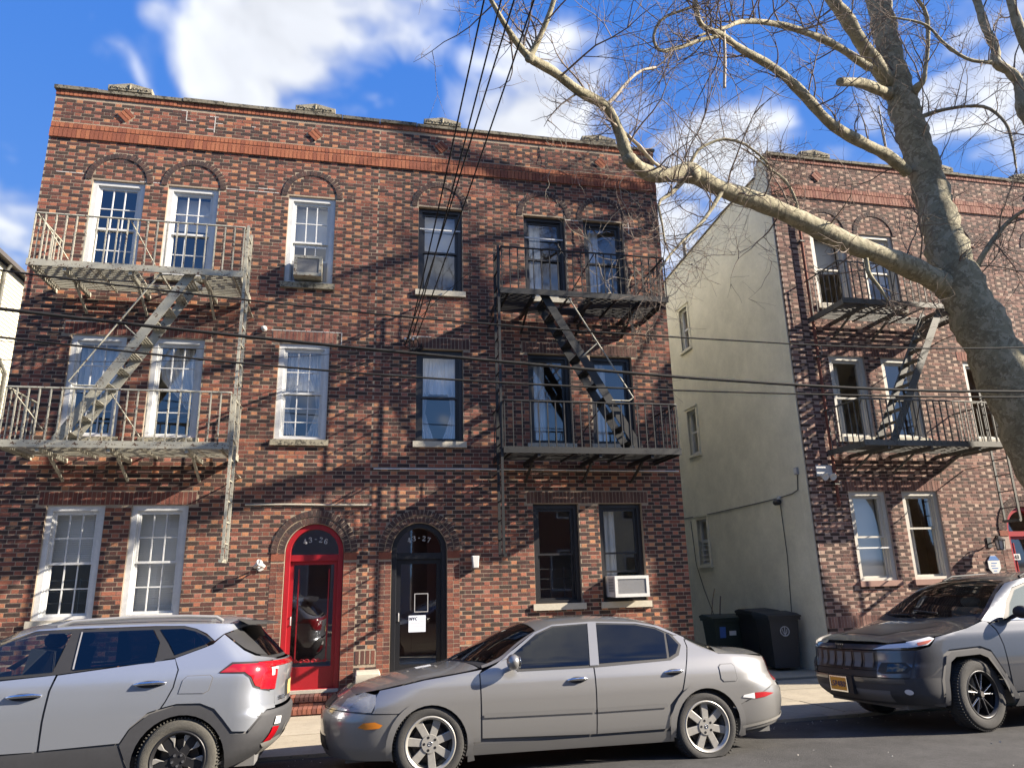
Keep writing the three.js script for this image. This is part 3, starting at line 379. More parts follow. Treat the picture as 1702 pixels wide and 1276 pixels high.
// the stucco flank of the pink house, facing the alley
{
  const x = 8.56, b = houseN.body, s = shp([[0.29, -0.35], [12, -0.35], [12, 9.3], [5.6, 9.92], [1.8, 10.25], [0.5, 10.3], [0.5, 10.58], [0.29, 10.58]]), W = [[4.32, 4.80, 7.55, 8.70], [4.36, 4.86, 4.70, 5.85], [4.32, 4.86, 1.90, 3.00]];
  for (const [z0, z1, y0, y1] of W) s.holes.push(rectPath(z0, y0, z1, y1));
  const g = ext(s, 0.28, 0); g.rotateY(Math.PI / 2); g.scale(1, 1, 1); g.translate(x, 0, 0); obj('stucco_wall', g, MT.stucco, b);
  obj('stucco_return', boxGeo(x, -0.35, -0.2895, x + 0.02, 10.58, -0.061), MT.stucco, b);
  const tp = new G(); const ed = [[12, 9.3], [5.6, 9.92], [1.8, 10.25], [0.5, 10.3]]; for (let i = 0; i < 3; i++) tp.bar(V(x + 0.13, ed[i][1] + 0.02, -ed[i][0]), V(x + 0.13, ed[i + 1][1] + 0.02, -ed[i + 1][0]), 0.33, 0.03); obj('wall_coping', tp.geo(), MT.copingM, b);
  W.forEach(([z0, z1, y0, y1], k) => {
    const w = sub('side_window', b), f = new G(), q = 0.05; f.box(x + 0.07, y0, -z0 - q, x + 0.14, y1, -z0); f.box(x + 0.07, y0, -z1, x + 0.14, y1, -z1 + q); f.box(x + 0.07, y1 - q, -z1 + q, x + 0.14, y1, -z0 - q); f.box(x + 0.07, y0, -z1 + q, x + 0.14, y0 + q, -z0 - q); f.box(x + 0.08, (y0 + y1) / 2 - 0.025, -z1 + q, x + 0.13, (y0 + y1) / 2 + 0.025, -z0 - q); obj('frame', f.geo(), MT.whiteFrame, w);
    const tr = new G(), o = 0.07; tr.box(x - 0.03, y0 - 0.02, -z0, x + 0.02, y1 + 0.06, -z0 + o); tr.box(x - 0.03, y0 - 0.02, -z1 - o, x + 0.02, y1 + 0.06, -z1); tr.box(x - 0.035, y1, -z1, x + 0.02, y1 + 0.06, -z0); tr.box(x - 0.06, y1 + 0.061, -z1 - 0.1, x + 0.02, y1 + 0.10, -z0 + 0.1); tr.box(x - 0.06, y0 - 0.09, -z1 - 0.1, x + 0.03, y0 - 0.021, -z0 + 0.1); obj('stucco_trim', tr.geo(), MT.stucco, w);
    const p = obj('pane', new THREE.PlaneGeometry(z1 - z0, y1 - y0), MT.glass, w); p.position.set(x + 0.10, (y0 + y1) / 2, -(z0 + z1) / 2); p.rotation.y = -Math.PI / 2;
    if (k === 2) { const gd = new G(); for (let i = 0; i < 5; i++) gd.bar(V(x + 0.03, y0 + 0.1 + i * 0.12, -z1), V(x + 0.03, y0 + 0.1 + i * 0.12, -z0), 0.014, 0.014); obj('window_guard', gd.geo(), MT.whiteFrame, w); }
  });
}

// ---------------------------------------------------------------- fire escapes
function fireEscape(label, M, mir, dx, dy, seed, opt = {}) {
  const root = thing('fire_escape', label, 'fire escape', [0, 0, 0], 'iron fire escapes on the brick fronts'), r = rng(seed), X = (u) => (mir ? 2 * SEAM - u : u) + dx, Y = (y) => y + dy;
  rebase.push([root, X(-3.5), Y(3.7), 0.6]);
  const B = (u0, y0, z0, u1, y1, z1) => boxGeo(Math.min(X(u0), X(u1)), Y(y0), z0, Math.max(X(u0), X(u1)), Y(y1), z1);
  const ua = -5.05, ub = -1.98, zo = 1.1, zi = 0.12, st0 = -3.55, st1 = -2.62; // platform extent and stair well
  for (const [lv, y] of [[2, 3.70], [3, 6.50]]) {
    obj('front_beam', B(ua - 0.03, y - 0.02, zo - 0.01, ub + 0.03, y + 0.085, zo + 0.012), M, root); obj('front_beam', B(ua, y + 0.075, zo - 0.05, ub, y + 0.086, zo - 0.011), M, root);
    obj('end_beam', B(ua, y - 0.04, 0, ua + 0.012, y + 0.07, zo - 0.011), M, root); obj('end_beam', B(ub - 0.012, y - 0.04, 0, ub, y + 0.07, zo - 0.011), M, root);
    for (const u of [-4.55, -3.62, -2.55]) { const g = new G(); g.bar(V(X(u), Y(y - 0.045), 0), V(X(u), Y(y - 0.045), zo - 0.02), 0.05, 0.07); g.bar(V(X(u), Y(y - 0.36), 0.01), V(X(u), Y(y - 0.08), 0.62), 0.035, 0.035); obj('bracket', g.geo(), M, root); }
    // grating: flat bars running along the front, cut away over the stair
    const n = 14; for (let i = 0; i < n; i++) { const z = lerp(zi, zo - 0.07, i / (n - 1)), well = lv === 3 && z > 0.46, yy = y + 0.02; for (const [a, b] of well ? [[ua + 0.015, st0], [st1, ub - 0.015]] : [[ua + 0.015, ub - 0.015]]) obj('grating_slat', B(a, yy - 0.005, z - 0.017, b, yy + 0.022, z + 0.017), M, root); }
    for (const u of [-4.98, -4.1, -3.2, -2.1]) obj('grating_bearer', B(u - 0.012, y - 0.02, 0.1, u + 0.012, y + 0.014, zo - 0.02), M, root);
    // balustrade
    const yr = y + 0.86, g = new G();
    g.tube([V(X(ua), Y(yr), 0.02), V(X(ua), Y(yr), zo), V(X(ub), Y(yr), zo), V(X(ub), Y(yr), lv === 3 ? 0.4 : 0.02)].flatMap((p, i, a) => (i < a.length - 1 ? [p, V().lerpVectors(p, a[i + 1], 0.02), V().lerpVectors(p, a[i + 1], 0.98)] : [p])), 0.017, 5); obj('hand_rail', g.geo(), M, root);
    const nb = 21; for (let i = 0; i <= nb; i++) { const u = lerp(ua, ub, i / nb) + (r() - 0.5) * 0.012; obj('baluster', B(u - 0.009, y + 0.08, zo - 0.009, u + 0.009, yr, zo + 0.009), M, root); }
    for (let i = 1; i < 7; i++) { const z = zo * i / 7; obj('baluster', B(ua - 0.008, y + 0.05, z - 0.008, ua + 0.008, yr, z + 0.008), M, root); if (lv === 2 || z > 0.5) obj('baluster', B(ub - 0.008, y + 0.05, z - 0.008, ub + 0.008, yr, z + 0.008), M, root); }
    const br = new G(); for (const u of [-4.7, -3.4]) br.bar(V(X(u - 0.3), Y(yr - 0.02), zo - 0.02), V(X(u), Y(y + 0.28), 0.45), 0.014, 0.014); obj('brace', br.geo(), M, root);
  }
  // stair between the platforms
  const a0 = V(X(-4.36), Y(3.79), 0), a1 = V(X(-2.74), Y(6.56), 0), sp = new G();
  for (const z of [0.55, 1.0]) obj('stair_stringer', new G().bar(V(a0.x, a0.y, z), V(a1.x, a1.y, z), 0.014, 0.145).geo(), M, root);
  const nt = 11; for (let i = 0; i < nt; i++) { const t = (i + 0.55) / nt, x = lerp(a0.x, a1.x, t), y = lerp(a0.y, a1.y, t), g = new G(); for (let k = 0; k < 4; k++) { const q = (k - 1.5) * 0.047; g.box(x + q - 0.017, y - 0.006, 0.562, x + q + 0.017, y + 0.008, 0.988); } g.box(x - 0.09, y - 0.02, 0.558, x + 0.09, y - 0.007, 0.575); g.box(x - 0.09, y - 0.02, 0.975, x + 0.09, y - 0.007, 0.992); obj('stair_tread', g.geo(), M, root); }
  const h0 = V(X(-4.28), Y(4.68), 1.06), h1 = V(X(-3.2), Y(6.46), 1.06); sp.tube([V(X(-3.88), Y(4.62), 1.06), V(X(-4.2), Y(4.62), 1.06), h0, V().lerpVectors(h0, h1, 0.5), h1, V(X(-3.02), Y(6.47), 1.06)], 0.013, 6); sp.tube([V().lerpVectors(h0, h1, 0.55), V(X(-3.42), Y(5.42), 1.03)], 0.011, 5); obj('stair_rail', sp.geo(), opt.rail || M, root);
  // vertical ladder at the party-line end
  const ul = -1.93, yb = opt.ladderBottom ?? 2.05; for (const z of [0.72, 1.06]) obj('ladder_rail', B(ul - 0.022, yb, z - 0.012, ul + 0.022, 7.42, z + 0.012), M, root);
  for (let y = yb + 0.25; y < 7.3; y += 0.31) obj('ladder_rung', B(ul - 0.01, y - 0.01, 0.733, ul + 0.01, y + 0.01, 1.047), M, root);
  const lk = new G(); for (const y of [3.4, 6.2]) lk.bar(V(X(ul), Y(y), 0.01), V(X(ul), Y(y), 0.72), 0.03, 0.012); lk.bar(V(X(ul - 0.02), Y(yb), 0.70), V(X(ul - 0.02), Y(yb), 1.08), 0.05, 0.05); obj('ladder_bracket', lk.geo(), M, root);
  if (opt.plates) for (const [u, y, w, hh] of opt.plates) obj('flag_plate', B(u - w / 2, y - hh / 2, zo + 0.014, u + w / 2, y + hh / 2, zo + 0.02), MT.white, root);
  return root;
}
fireEscape('weathered pale grey iron fire escape on the white windowed brick house', MT.ironLight, false, 0, 0, 51);
fireEscape('black iron fire escape on the brick house with dark window frames', MT.ironDark, true, 0, 0, 52, { rail: MT.ironLight });
fireEscape('worn dark grey iron fire escape on the pinkish brick house', MT.ironGrey, false, 14.13, 0.22, 53, { ladderBottom: 2.3 });

// ---------------------------------------------------------------- parked cars
// a body is three height fields: the flanks (z over x,y), the ends (x over z,y) and the top (y over x,t); panels are outlines cut from them
function pl(tab) { return (x) => { if (x <= tab[0][0]) return tab[0][1]; const n = tab.length; if (x >= tab[n - 1][0]) return tab[n - 1][1]; let i = 0; while (x > tab[i + 1][0]) i++; const [x0, y0] = tab[i], [x1, y1] = tab[i + 1], h = x1 - x0, s = (y1 - y0) / h; const sl = (k) => { if (k <= 0 || k >= n - 1) return k <= 0 ? (tab[1][1] - tab[0][1]) / (tab[1][0] - tab[0][0]) : (tab[n - 1][1] - tab[n - 2][1]) / (tab[n - 1][0] - tab[n - 2][0]); const a = (tab[k][1] - tab[k - 1][1]) / (tab[k][0] - tab[k - 1][0]), b = (tab[k + 1][1] - tab[k][1]) / (tab[k + 1][0] - tab[k][0]); return a * b <= 0 ? 0 : 2 * a * b / (a + b); }; const m0 = sl(i), m1 = sl(i + 1), t = (x - x0) / h; return y0 * (1 + 2 * t) * (1 - t) ** 2 + m0 * h * t * (1 - t) ** 2 + y1 * t * t * (3 - 2 * t) + m1 * h * t * t * (t - 1); }; }
function insetPoly(p, d) { // move every edge inwards
  let A = 0; for (let i = 0; i < p.length; i++) { const q = p[(i + 1) % p.length]; A += p[i][0] * q[1] - q[0] * p[i][1]; } const s = A > 0 ? 1 : -1, n = p.length;
  return p.map((c, i) => { const a = p[(i + n - 1) % n], b = p[(i + 1) % n]; let e0 = [c[0] - a[0], c[1] - a[1]], e1 = [b[0] - c[0], b[1] - c[1]]; const l0 = Math.hypot(...e0) || 1, l1 = Math.hypot(...e1) || 1; const n0 = [-e0[1] / l0 * s, e0[0] / l0 * s], n1 = [-e1[1] / l1 * s, e1[0] / l1 * s], k = 1 + n0[0] * n1[0] + n0[1] * n1[1]; if (k < 0.3) return [c[0] + n0[0] * d, c[1] + n0[1] * d]; return [c[0] + (n0[0] + n1[0]) * d / k, c[1] + (n0[1] + n1[1]) * d / k]; });
}
function clipCell(p, x0, y0, x1, y1) {
  const cut = (poly, f, ip) => { const o = []; for (let i = 0; i < poly.length; i++) { const a = poly[i], b = poly[(i + 1) % poly.length], fa = f(a), fb = f(b); if (fa >= 0) o.push(a); if (fa * fb < 0) { const t = fa / (fa - fb); o.push([a[0] + (b[0] - a[0]) * t, a[1] + (b[1] - a[1]) * t]); } } return o; };
  let q = cut(p, (c) => c[0] - x0); q = q.length ? cut(q, (c) => x1 - c[0]) : q; q = q.length ? cut(q, (c) => c[1] - y0) : q; return q.length ? cut(q, (c) => y1 - c[1]) : q;
}
function sheet(poly, lift, step, flip, off = 0) { // triangulated patch of a lifted outline with smooth normals
  let x0 = 1e9, x1 = -1e9, y0 = 1e9, y1 = -1e9; for (const [x, y] of poly) { x0 = Math.min(x0, x); x1 = Math.max(x1, x); y0 = Math.min(y0, y); y1 = Math.max(y1, y); }
  const nx = Math.max(1, Math.ceil((x1 - x0) / step)), ny = Math.max(1, Math.ceil((y1 - y0) / step)), g = new G(), e = 0.004;
  const nor = (u, v) => { const a = V().subVectors(lift(u + e, v), lift(u - e, v)), b = V().subVectors(lift(u, v + e), lift(u, v - e)); const n = a.cross(b).normalize(); return flip ? n.negate() : n; };
  for (let i = 0; i < nx; i++) for (let j = 0; j < ny; j++) {
    const c = clipCell(poly, lerp(x0, x1, i / nx), lerp(y0, y1, j / ny), lerp(x0, x1, (i + 1) / nx), lerp(y0, y1, (j + 1) / ny)); if (c.length < 3) continue;
    const vs = c.map(([x, y]) => new THREE.Vector2(x, y)); let tr; try { tr = THREE.ShapeUtils.triangulateShape(vs, []); } catch (_) { continue; }
    for (const t of tr) { const [a, b, d] = t.map((k) => c[k]), ar = (b[0] - a[0]) * (d[1] - a[1]) - (b[1] - a[1]) * (d[0] - a[0]); if (Math.abs(ar) < 1e-9) continue; const ord = (ar > 0) !== !!flip ? [a, b, d] : [a, d, b]; for (const [u, v] of ord) { const n = nor(u, v), p = lift(u, v).addScaledVector(n, off); g.v(p, n, [u, v]); } }
  }
  return g.geo();
}
const paint = (r, g, b, o = {}) => pmat(r, g, b, 0.30, { metalness: 0.62, clearcoat: 1, clearcoatRoughness: 0.03, side: THREE.DoubleSide, ...o });
const CAR = {
  trim: mat(0.02, 0.02, 0.021, 0.6, { side: THREE.DoubleSide, map: tDust }), clad: mat(0.045, 0.046, 0.050, 0.65, { side: THREE.DoubleSide, map: tDust }), inner: mat(0.12, 0.12, 0.122, 0.9, { side: THREE.DoubleSide }), tyre: mat(0.045, 0.044, 0.042, 0.9, { map: tDust, bumpMap: tFineB, bumpScale: 0.002 }), dustTyre: mat(0.105, 0.10, 0.085, 0.95, { map: tGrain, bumpMap: tFineB, bumpScale: 0.003 }),
  alloy: mat(0.42, 0.41, 0.38, 0.34, { metalness: 0.45, map: tDust }), alloyDark: mat(0.02, 0.02, 0.022, 0.4, { metalness: 0.3 }), chrome: mat(0.75, 0.76, 0.78, 0.12, { metalness: 1 }), disc: mat(0.12, 0.11, 0.10, 0.5, { metalness: 0.6 }),
  glass: pmat(0.62, 0.68, 0.69, 0.02, { transmission: 1, thickness: 0, ior: 1.6, side: THREE.DoubleSide }), tint: pmat(0.075, 0.085, 0.115, 0.02, { transmission: 1, thickness: 0, ior: 1.7, side: THREE.DoubleSide }), lens: pmat(0.85, 0.87, 0.88, 0.06, { transmission: 0.75, thickness: 0, ior: 1.5, side: THREE.DoubleSide }),
  amber: pmat(0.62, 0.20, 0.015, 0.15, { clearcoat: 1, side: THREE.DoubleSide }), redLens: pmat(0.30, 0.005, 0.010, 0.12, { clearcoat: 1, side: THREE.DoubleSide }), whiteLens: pmat(0.62, 0.62, 0.62, 0.15, { clearcoat: 1, side: THREE.DoubleSide }), seat: mat(0.03, 0.03, 0.032, 0.8), seatTan: mat(0.20, 0.175, 0.13, 0.8),
};
function makeCar(c) {
  const t = thing(c.name, c.label, 'car', [c.x0, c.base, c.zc]); t.rotation.x = -0.05; const x0 = c.x0, W = pl(c.W), xf = pl(c.xf), xr = pl(c.xr), af = c.af, ar = c.ar, ex = 2.5;
  const se = (q) => (q <= 0 ? 0 : q >= 1 ? 1 : Math.pow(1 - Math.pow(1 - q, ex), 1 / ex));
  const half = (x, y) => W(y) * Math.min(se((x - xf(y)) / af), se((xr(y) - x) / ar));
  const side = (s) => (x, y) => V(x - x0, y, s * half(x, y));
  const fr = (z, y) => V(xf(y) + af * (1 - Math.pow(Math.max(0, 1 - Math.pow(Math.min(1, Math.abs(z) / W(y)), ex)), 1 / ex)) - x0, y, z);
  const re = (z, y) => V(xr(y) - ar * (1 - Math.pow(Math.max(0, 1 - Math.pow(Math.min(1, Math.abs(z) / W(y)), ex)), 1 / ex)) - x0, y, z);
  const ye = pl(c.ye), yc = pl(c.yc), top = (x, q) => { const e = ye(x); return V(x - x0, e + (yc(x) - e) * (1 - Math.pow(Math.abs(q), 2.2)), q * half(x, e)); };
  const flank = (name, poly, m, o = {}) => { for (const s of [1, -1]) obj(name, sheet(insetPoly(poly, o.gap ?? 0.003), side(s), o.step ?? 0.05, s < 0, o.off ?? 0), m, o.parent?.[s] || t, o.label); };
  const front = (name, poly, m, o = {}) => obj(name, sheet(insetPoly(poly, o.gap ?? 0.003), fr, o.step ?? 0.05, false, o.off ?? 0), m, o.parent || t);
  const rear = (name, poly, m, o = {}) => obj(name, sheet(insetPoly(poly, o.gap ?? 0.003), re, o.step ?? 0.05, true, o.off ?? 0), m, o.parent || t);
  const over = (name, poly, m, o = {}) => obj(name, sheet(insetPoly(poly, o.gap ?? 0.003), top, o.step ?? 0.06, true, o.off ?? 0), m, o.parent || t);
  return { t, half, side, fr, re, top, flank, front, rear, over, x0, ye, W };
}
const arc = (cx, cy, r, a0, a1, n, ry = r) => [...Array(n + 1)].map((_, i) => { const a = (a0 + (a1 - a0) * i / n) * Math.PI / 180; return [cx + Math.cos(a) * r, cy + Math.sin(a) * ry]; });
function tyreGeo(R, r, w, flat = 0) {
  const p = [[r - 0.01, -w / 2 + 0.02], [r, -w / 2 + 0.005], [r + (R - r) * 0.35, -w / 2 - 0.006], [r + (R - r) * 0.7, -w / 2 - 0.003], [R - 0.018, -w / 2 + 0.012], [R - 0.003, -w / 2 + 0.035], [R, 0], [R - 0.003, w / 2 - 0.035], [R - 0.018, w / 2 - 0.012], [r + (R - r) * 0.7, w / 2 + 0.003], [r + (R - r) * 0.35, w / 2 + 0.006], [r, w / 2 - 0.005], [r - 0.01, w / 2 - 0.02]].map(([a, b]) => new THREE.Vector2(a, b));
  const g = new THREE.LatheGeometry(p, 56); g.rotateX(Math.PI / 2);
  if (flat) { const P = g.attributes.position; for (let i = 0; i < P.count; i++) { const y = P.getY(i); if (y < -R + flat) { const d = -R + flat - y; P.setY(i, -R + flat); P.setZ(i, P.getZ(i) * (1 + d * 2.2)); P.setX(i, P.getX(i) * 1.03); } } g.computeVertexNormals(); }
  return g;
}
function wheel(t, x, y, z, s, R, r, w, kind, rot, tyreM, flat = 0, turn = 0) {
  const g = sub('wheel', t, [x, y, z]); g.rotation.y = (s > 0 ? 0 : Math.PI) + turn; const ty = obj('tyre', tyreGeo(R, r, w, flat), tyreM, g);
  const tr = new G(); for (let k = 0; k < 72; k++) { const a = k / 72 * Math.PI * 2; if (flat && Math.sin(a) < -0.8) continue; for (const q of [-1, 1]) tr.add(new THREE.BoxGeometry(0.008, 0.014, w * 0.28), M4(Math.cos(a) * R * 0.9995, Math.sin(a) * R * 0.9995, q * w * 0.3, 0, 0, a + Math.PI / 2 + 0.0)); } obj('tread', tr.geo(), tyreM, g);
  const lip = new THREE.LatheGeometry([[r - 0.03, w / 2 - 0.03], [r - 0.014, w / 2 + 0.002], [r + 0.004, w / 2 - 0.004], [r + 0.002, w / 2 - 0.03], [r - 0.03, -w / 2 + 0.03], [r - 0.05, -w / 2 + 0.03], [r - 0.035, w / 2 - 0.05]].map(([a, b]) => new THREE.Vector2(a, b)), 48).rotateX(Math.PI / 2);
  const dark = kind !== 'seven'; obj('rim', lip, dark ? CAR.alloyDark : CAR.alloy, g); obj('brake_disc', new THREE.CylinderGeometry(r * 0.68, r * 0.68, 0.02, 32).rotateX(Math.PI / 2).translate(0, 0, -0.01), CAR.disc, g); obj('wheel_well_back', new THREE.CylinderGeometry(r - 0.02, r - 0.02, 0.01, 32).rotateX(Math.PI / 2).translate(0, 0, -0.05), CAR.inner, g);
  const zf = w / 2 - 0.03, sp = (poly, m, n, off = 0, z = zf, d = 0.035) => { const ge = ext(shp(poly), d, z - d, 3, 0.004); for (let k = 0; k < n; k++) { const o = obj('spoke', ge, m, g); o.rotation.z = rot + off + k / n * Math.PI * 2; } };
  if (kind === 'seven') { sp([[0.055, -0.032], [r - 0.022, -0.036], [r - 0.022, 0.036], [0.055, 0.032]], CAR.alloy, 7); obj('hub', new THREE.CylinderGeometry(0.078, 0.085, 0.05, 28).rotateX(Math.PI / 2).translate(0, 0, zf - 0.017), CAR.alloy, g); for (let k = 0; k < 5; k++) { const a = rot + 0.3 + k / 5 * 6.283; obj('wheel_nut', new THREE.CylinderGeometry(0.012, 0.012, 0.012, 10).rotateX(Math.PI / 2).translate(Math.cos(a) * 0.055, Math.sin(a) * 0.055, zf + 0.004), CAR.alloyDark, g); } const em = new G(); em.add(new THREE.TorusGeometry(0.017, 0.003, 5, 20), M4(0, 0, zf + 0.010)); em.box(-0.02, -0.004, zf + 0.008, 0.02, 0.004, zf + 0.012); obj('cap_emblem', em.geo(), CAR.chrome, g); }
  if (kind === 'twin') { for (const s2 of [-1, 1]) { sp([[0.04, s2 * 0.004], [r - 0.02, s2 * 0.052 + 0.012], [r - 0.02, s2 * 0.052 - 0.012], [0.04, s2 * 0.004 - 0.016]], CAR.alloyDark, 5, 0, zf - 0.006); sp([[0.05, s2 * 0.006], [r - 0.022, s2 * 0.056 + 0.0045], [r - 0.022, s2 * 0.056 - 0.0045], [0.05, s2 * 0.006 - 0.006]], CAR.chrome, 5, 0, zf + 0.002, 0.014); } obj('hub', new THREE.CylinderGeometry(0.035, 0.05, 0.05, 20).rotateX(Math.PI / 2).translate(0, 0, zf - 0.015), CAR.alloyDark, g); obj('cap', new THREE.CylinderGeometry(0.028, 0.028, 0.012, 20).rotateX(Math.PI / 2).translate(0, 0, zf + 0.014), CAR.disc, g); }
  if (kind === 'block') { sp([[0.03, -0.04], [r - 0.03, -0.03], [r - 0.03, 0.03], [0.03, 0.04]], CAR.alloyDark, 5); for (const s2 of [-1, 1]) sp([[0.10, s2 * 0.028], [r * 0.62, s2 * 0.04], [r - 0.02, s2 * 0.035], [r - 0.02, s2 * 0.085], [r * 0.72, s2 * 0.075]], CAR.alloy, 5, 0, zf + 0.006, 0.02); obj('hub', new THREE.CylinderGeometry(0.06, 0.07, 0.05, 20).rotateX(Math.PI / 2).translate(0, 0, zf - 0.015), CAR.alloyDark, g); for (let k = 0; k < 5; k++) { const a = rot + k / 5 * 6.283; obj('wheel_nut', new THREE.CylinderGeometry(0.011, 0.011, 0.012, 8).rotateX(Math.PI / 2).translate(Math.cos(a) * 0.045, Math.sin(a) * 0.045, zf + 0.012), CAR.chrome, g); } }
}
function underpinnings(C, xs, ytop, zin, floorY) { const g = new G(), a = xs[0] - C.x0, b = xs[1] - C.x0; g.box(a, floorY, -zin, b, floorY + 0.14, zin); obj('underbody', g.geo(), CAR.inner, C.t); for (const x of xs.slice(2)) { const w = new G(); w.box(x - C.x0 - 0.45, floorY, -0.56, x - C.x0 + 0.45, ytop, -0.54); w.box(x - C.x0 - 0.45, floorY, 0.54, x - C.x0 + 0.45, ytop, 0.56); w.box(x - C.x0 - 0.45, ytop, -0.8, x - C.x0 + 0.45, ytop + 0.02, 0.8); obj('wheel_well', w.geo(), CAR.inner, C.t); } }
function handle(C, x0, x1, y, m) { for (const s of [1, -1]) { const z = s * (C.half((x0 + x1) / 2, y) + 0.002), g = new G(); const w = x1 - x0; g.tube([V(x0 - C.x0, y - 0.004, z), V(x0 + w * 0.2 - C.x0, y + 0.004, z + s * 0.032), V(x1 - w * 0.2 - C.x0, y + 0.008, z + s * 0.034), V(x1 - C.x0, y, z)], [0.010, 0.014, 0.015, 0.011], 8); const h = obj('door_handle', g.geo(), m, C.t); const cup = sheet(arc((x0 + x1) / 2, y - 0.006, w * 0.42, 0, 360, 18, 0.030), C.side(s), 0.05, s < 0, 0.003); obj('handle_cup', cup, CAR.trim, h); } }
function seats(C, xs, y, m) { for (const x of xs) for (const z of [-0.38, 0.38]) { const g = new G(); g.add(new THREE.BoxGeometry(0.5, 0.16, 0.48), M4(x - C.x0, y, z)); g.add(new THREE.BoxGeometry(0.16, 0.62, 0.46), M4(x + 0.27 - C.x0, y + 0.32, z, 0, 0, -0.2)); g.add(new THREE.CapsuleGeometry(0.07, 0.14, 4, 10), M4(x + 0.36 - C.x0, y + 0.70, z, Math.PI / 2)); obj('seat', g.geo(), m, C.t); } }
function steer(C, x, y, z) { obj('steering_wheel', new G().add(new THREE.TorusGeometry(0.18, 0.016, 8, 28), M4(x - C.x0, y, z, 0, Math.PI / 2, 0.35)).geo(), CAR.trim, C.t); }
function mirror(C, x, y, s, len, m) { const z = s * (C.half(x, y) + 0.01), g = new G(); g.add(new THREE.SphereGeometry(1, 18, 12), M4(x - C.x0 - 0.01, y + 0.05, z + s * (0.07 + len / 2), 0, 0, 0, [0.065, 0.072, len / 2 + 0.03])); g.tube([V(x - C.x0 + 0.01, y - 0.01, z - s * 0.03), V(x - C.x0, y + 0.02, z + s * 0.06)], 0.025, 8); const o = obj('door_mirror', g.geo(), m, C.t); obj('mirror_glass', new G().add(new THREE.SphereGeometry(1, 14, 10), M4(x - C.x0 + 0.05, y + 0.05, z + s * (0.07 + len / 2), 0, 0, 0, [0.008, 0.056, len / 2 + 0.012])).geo(), CAR.chrome, o); }

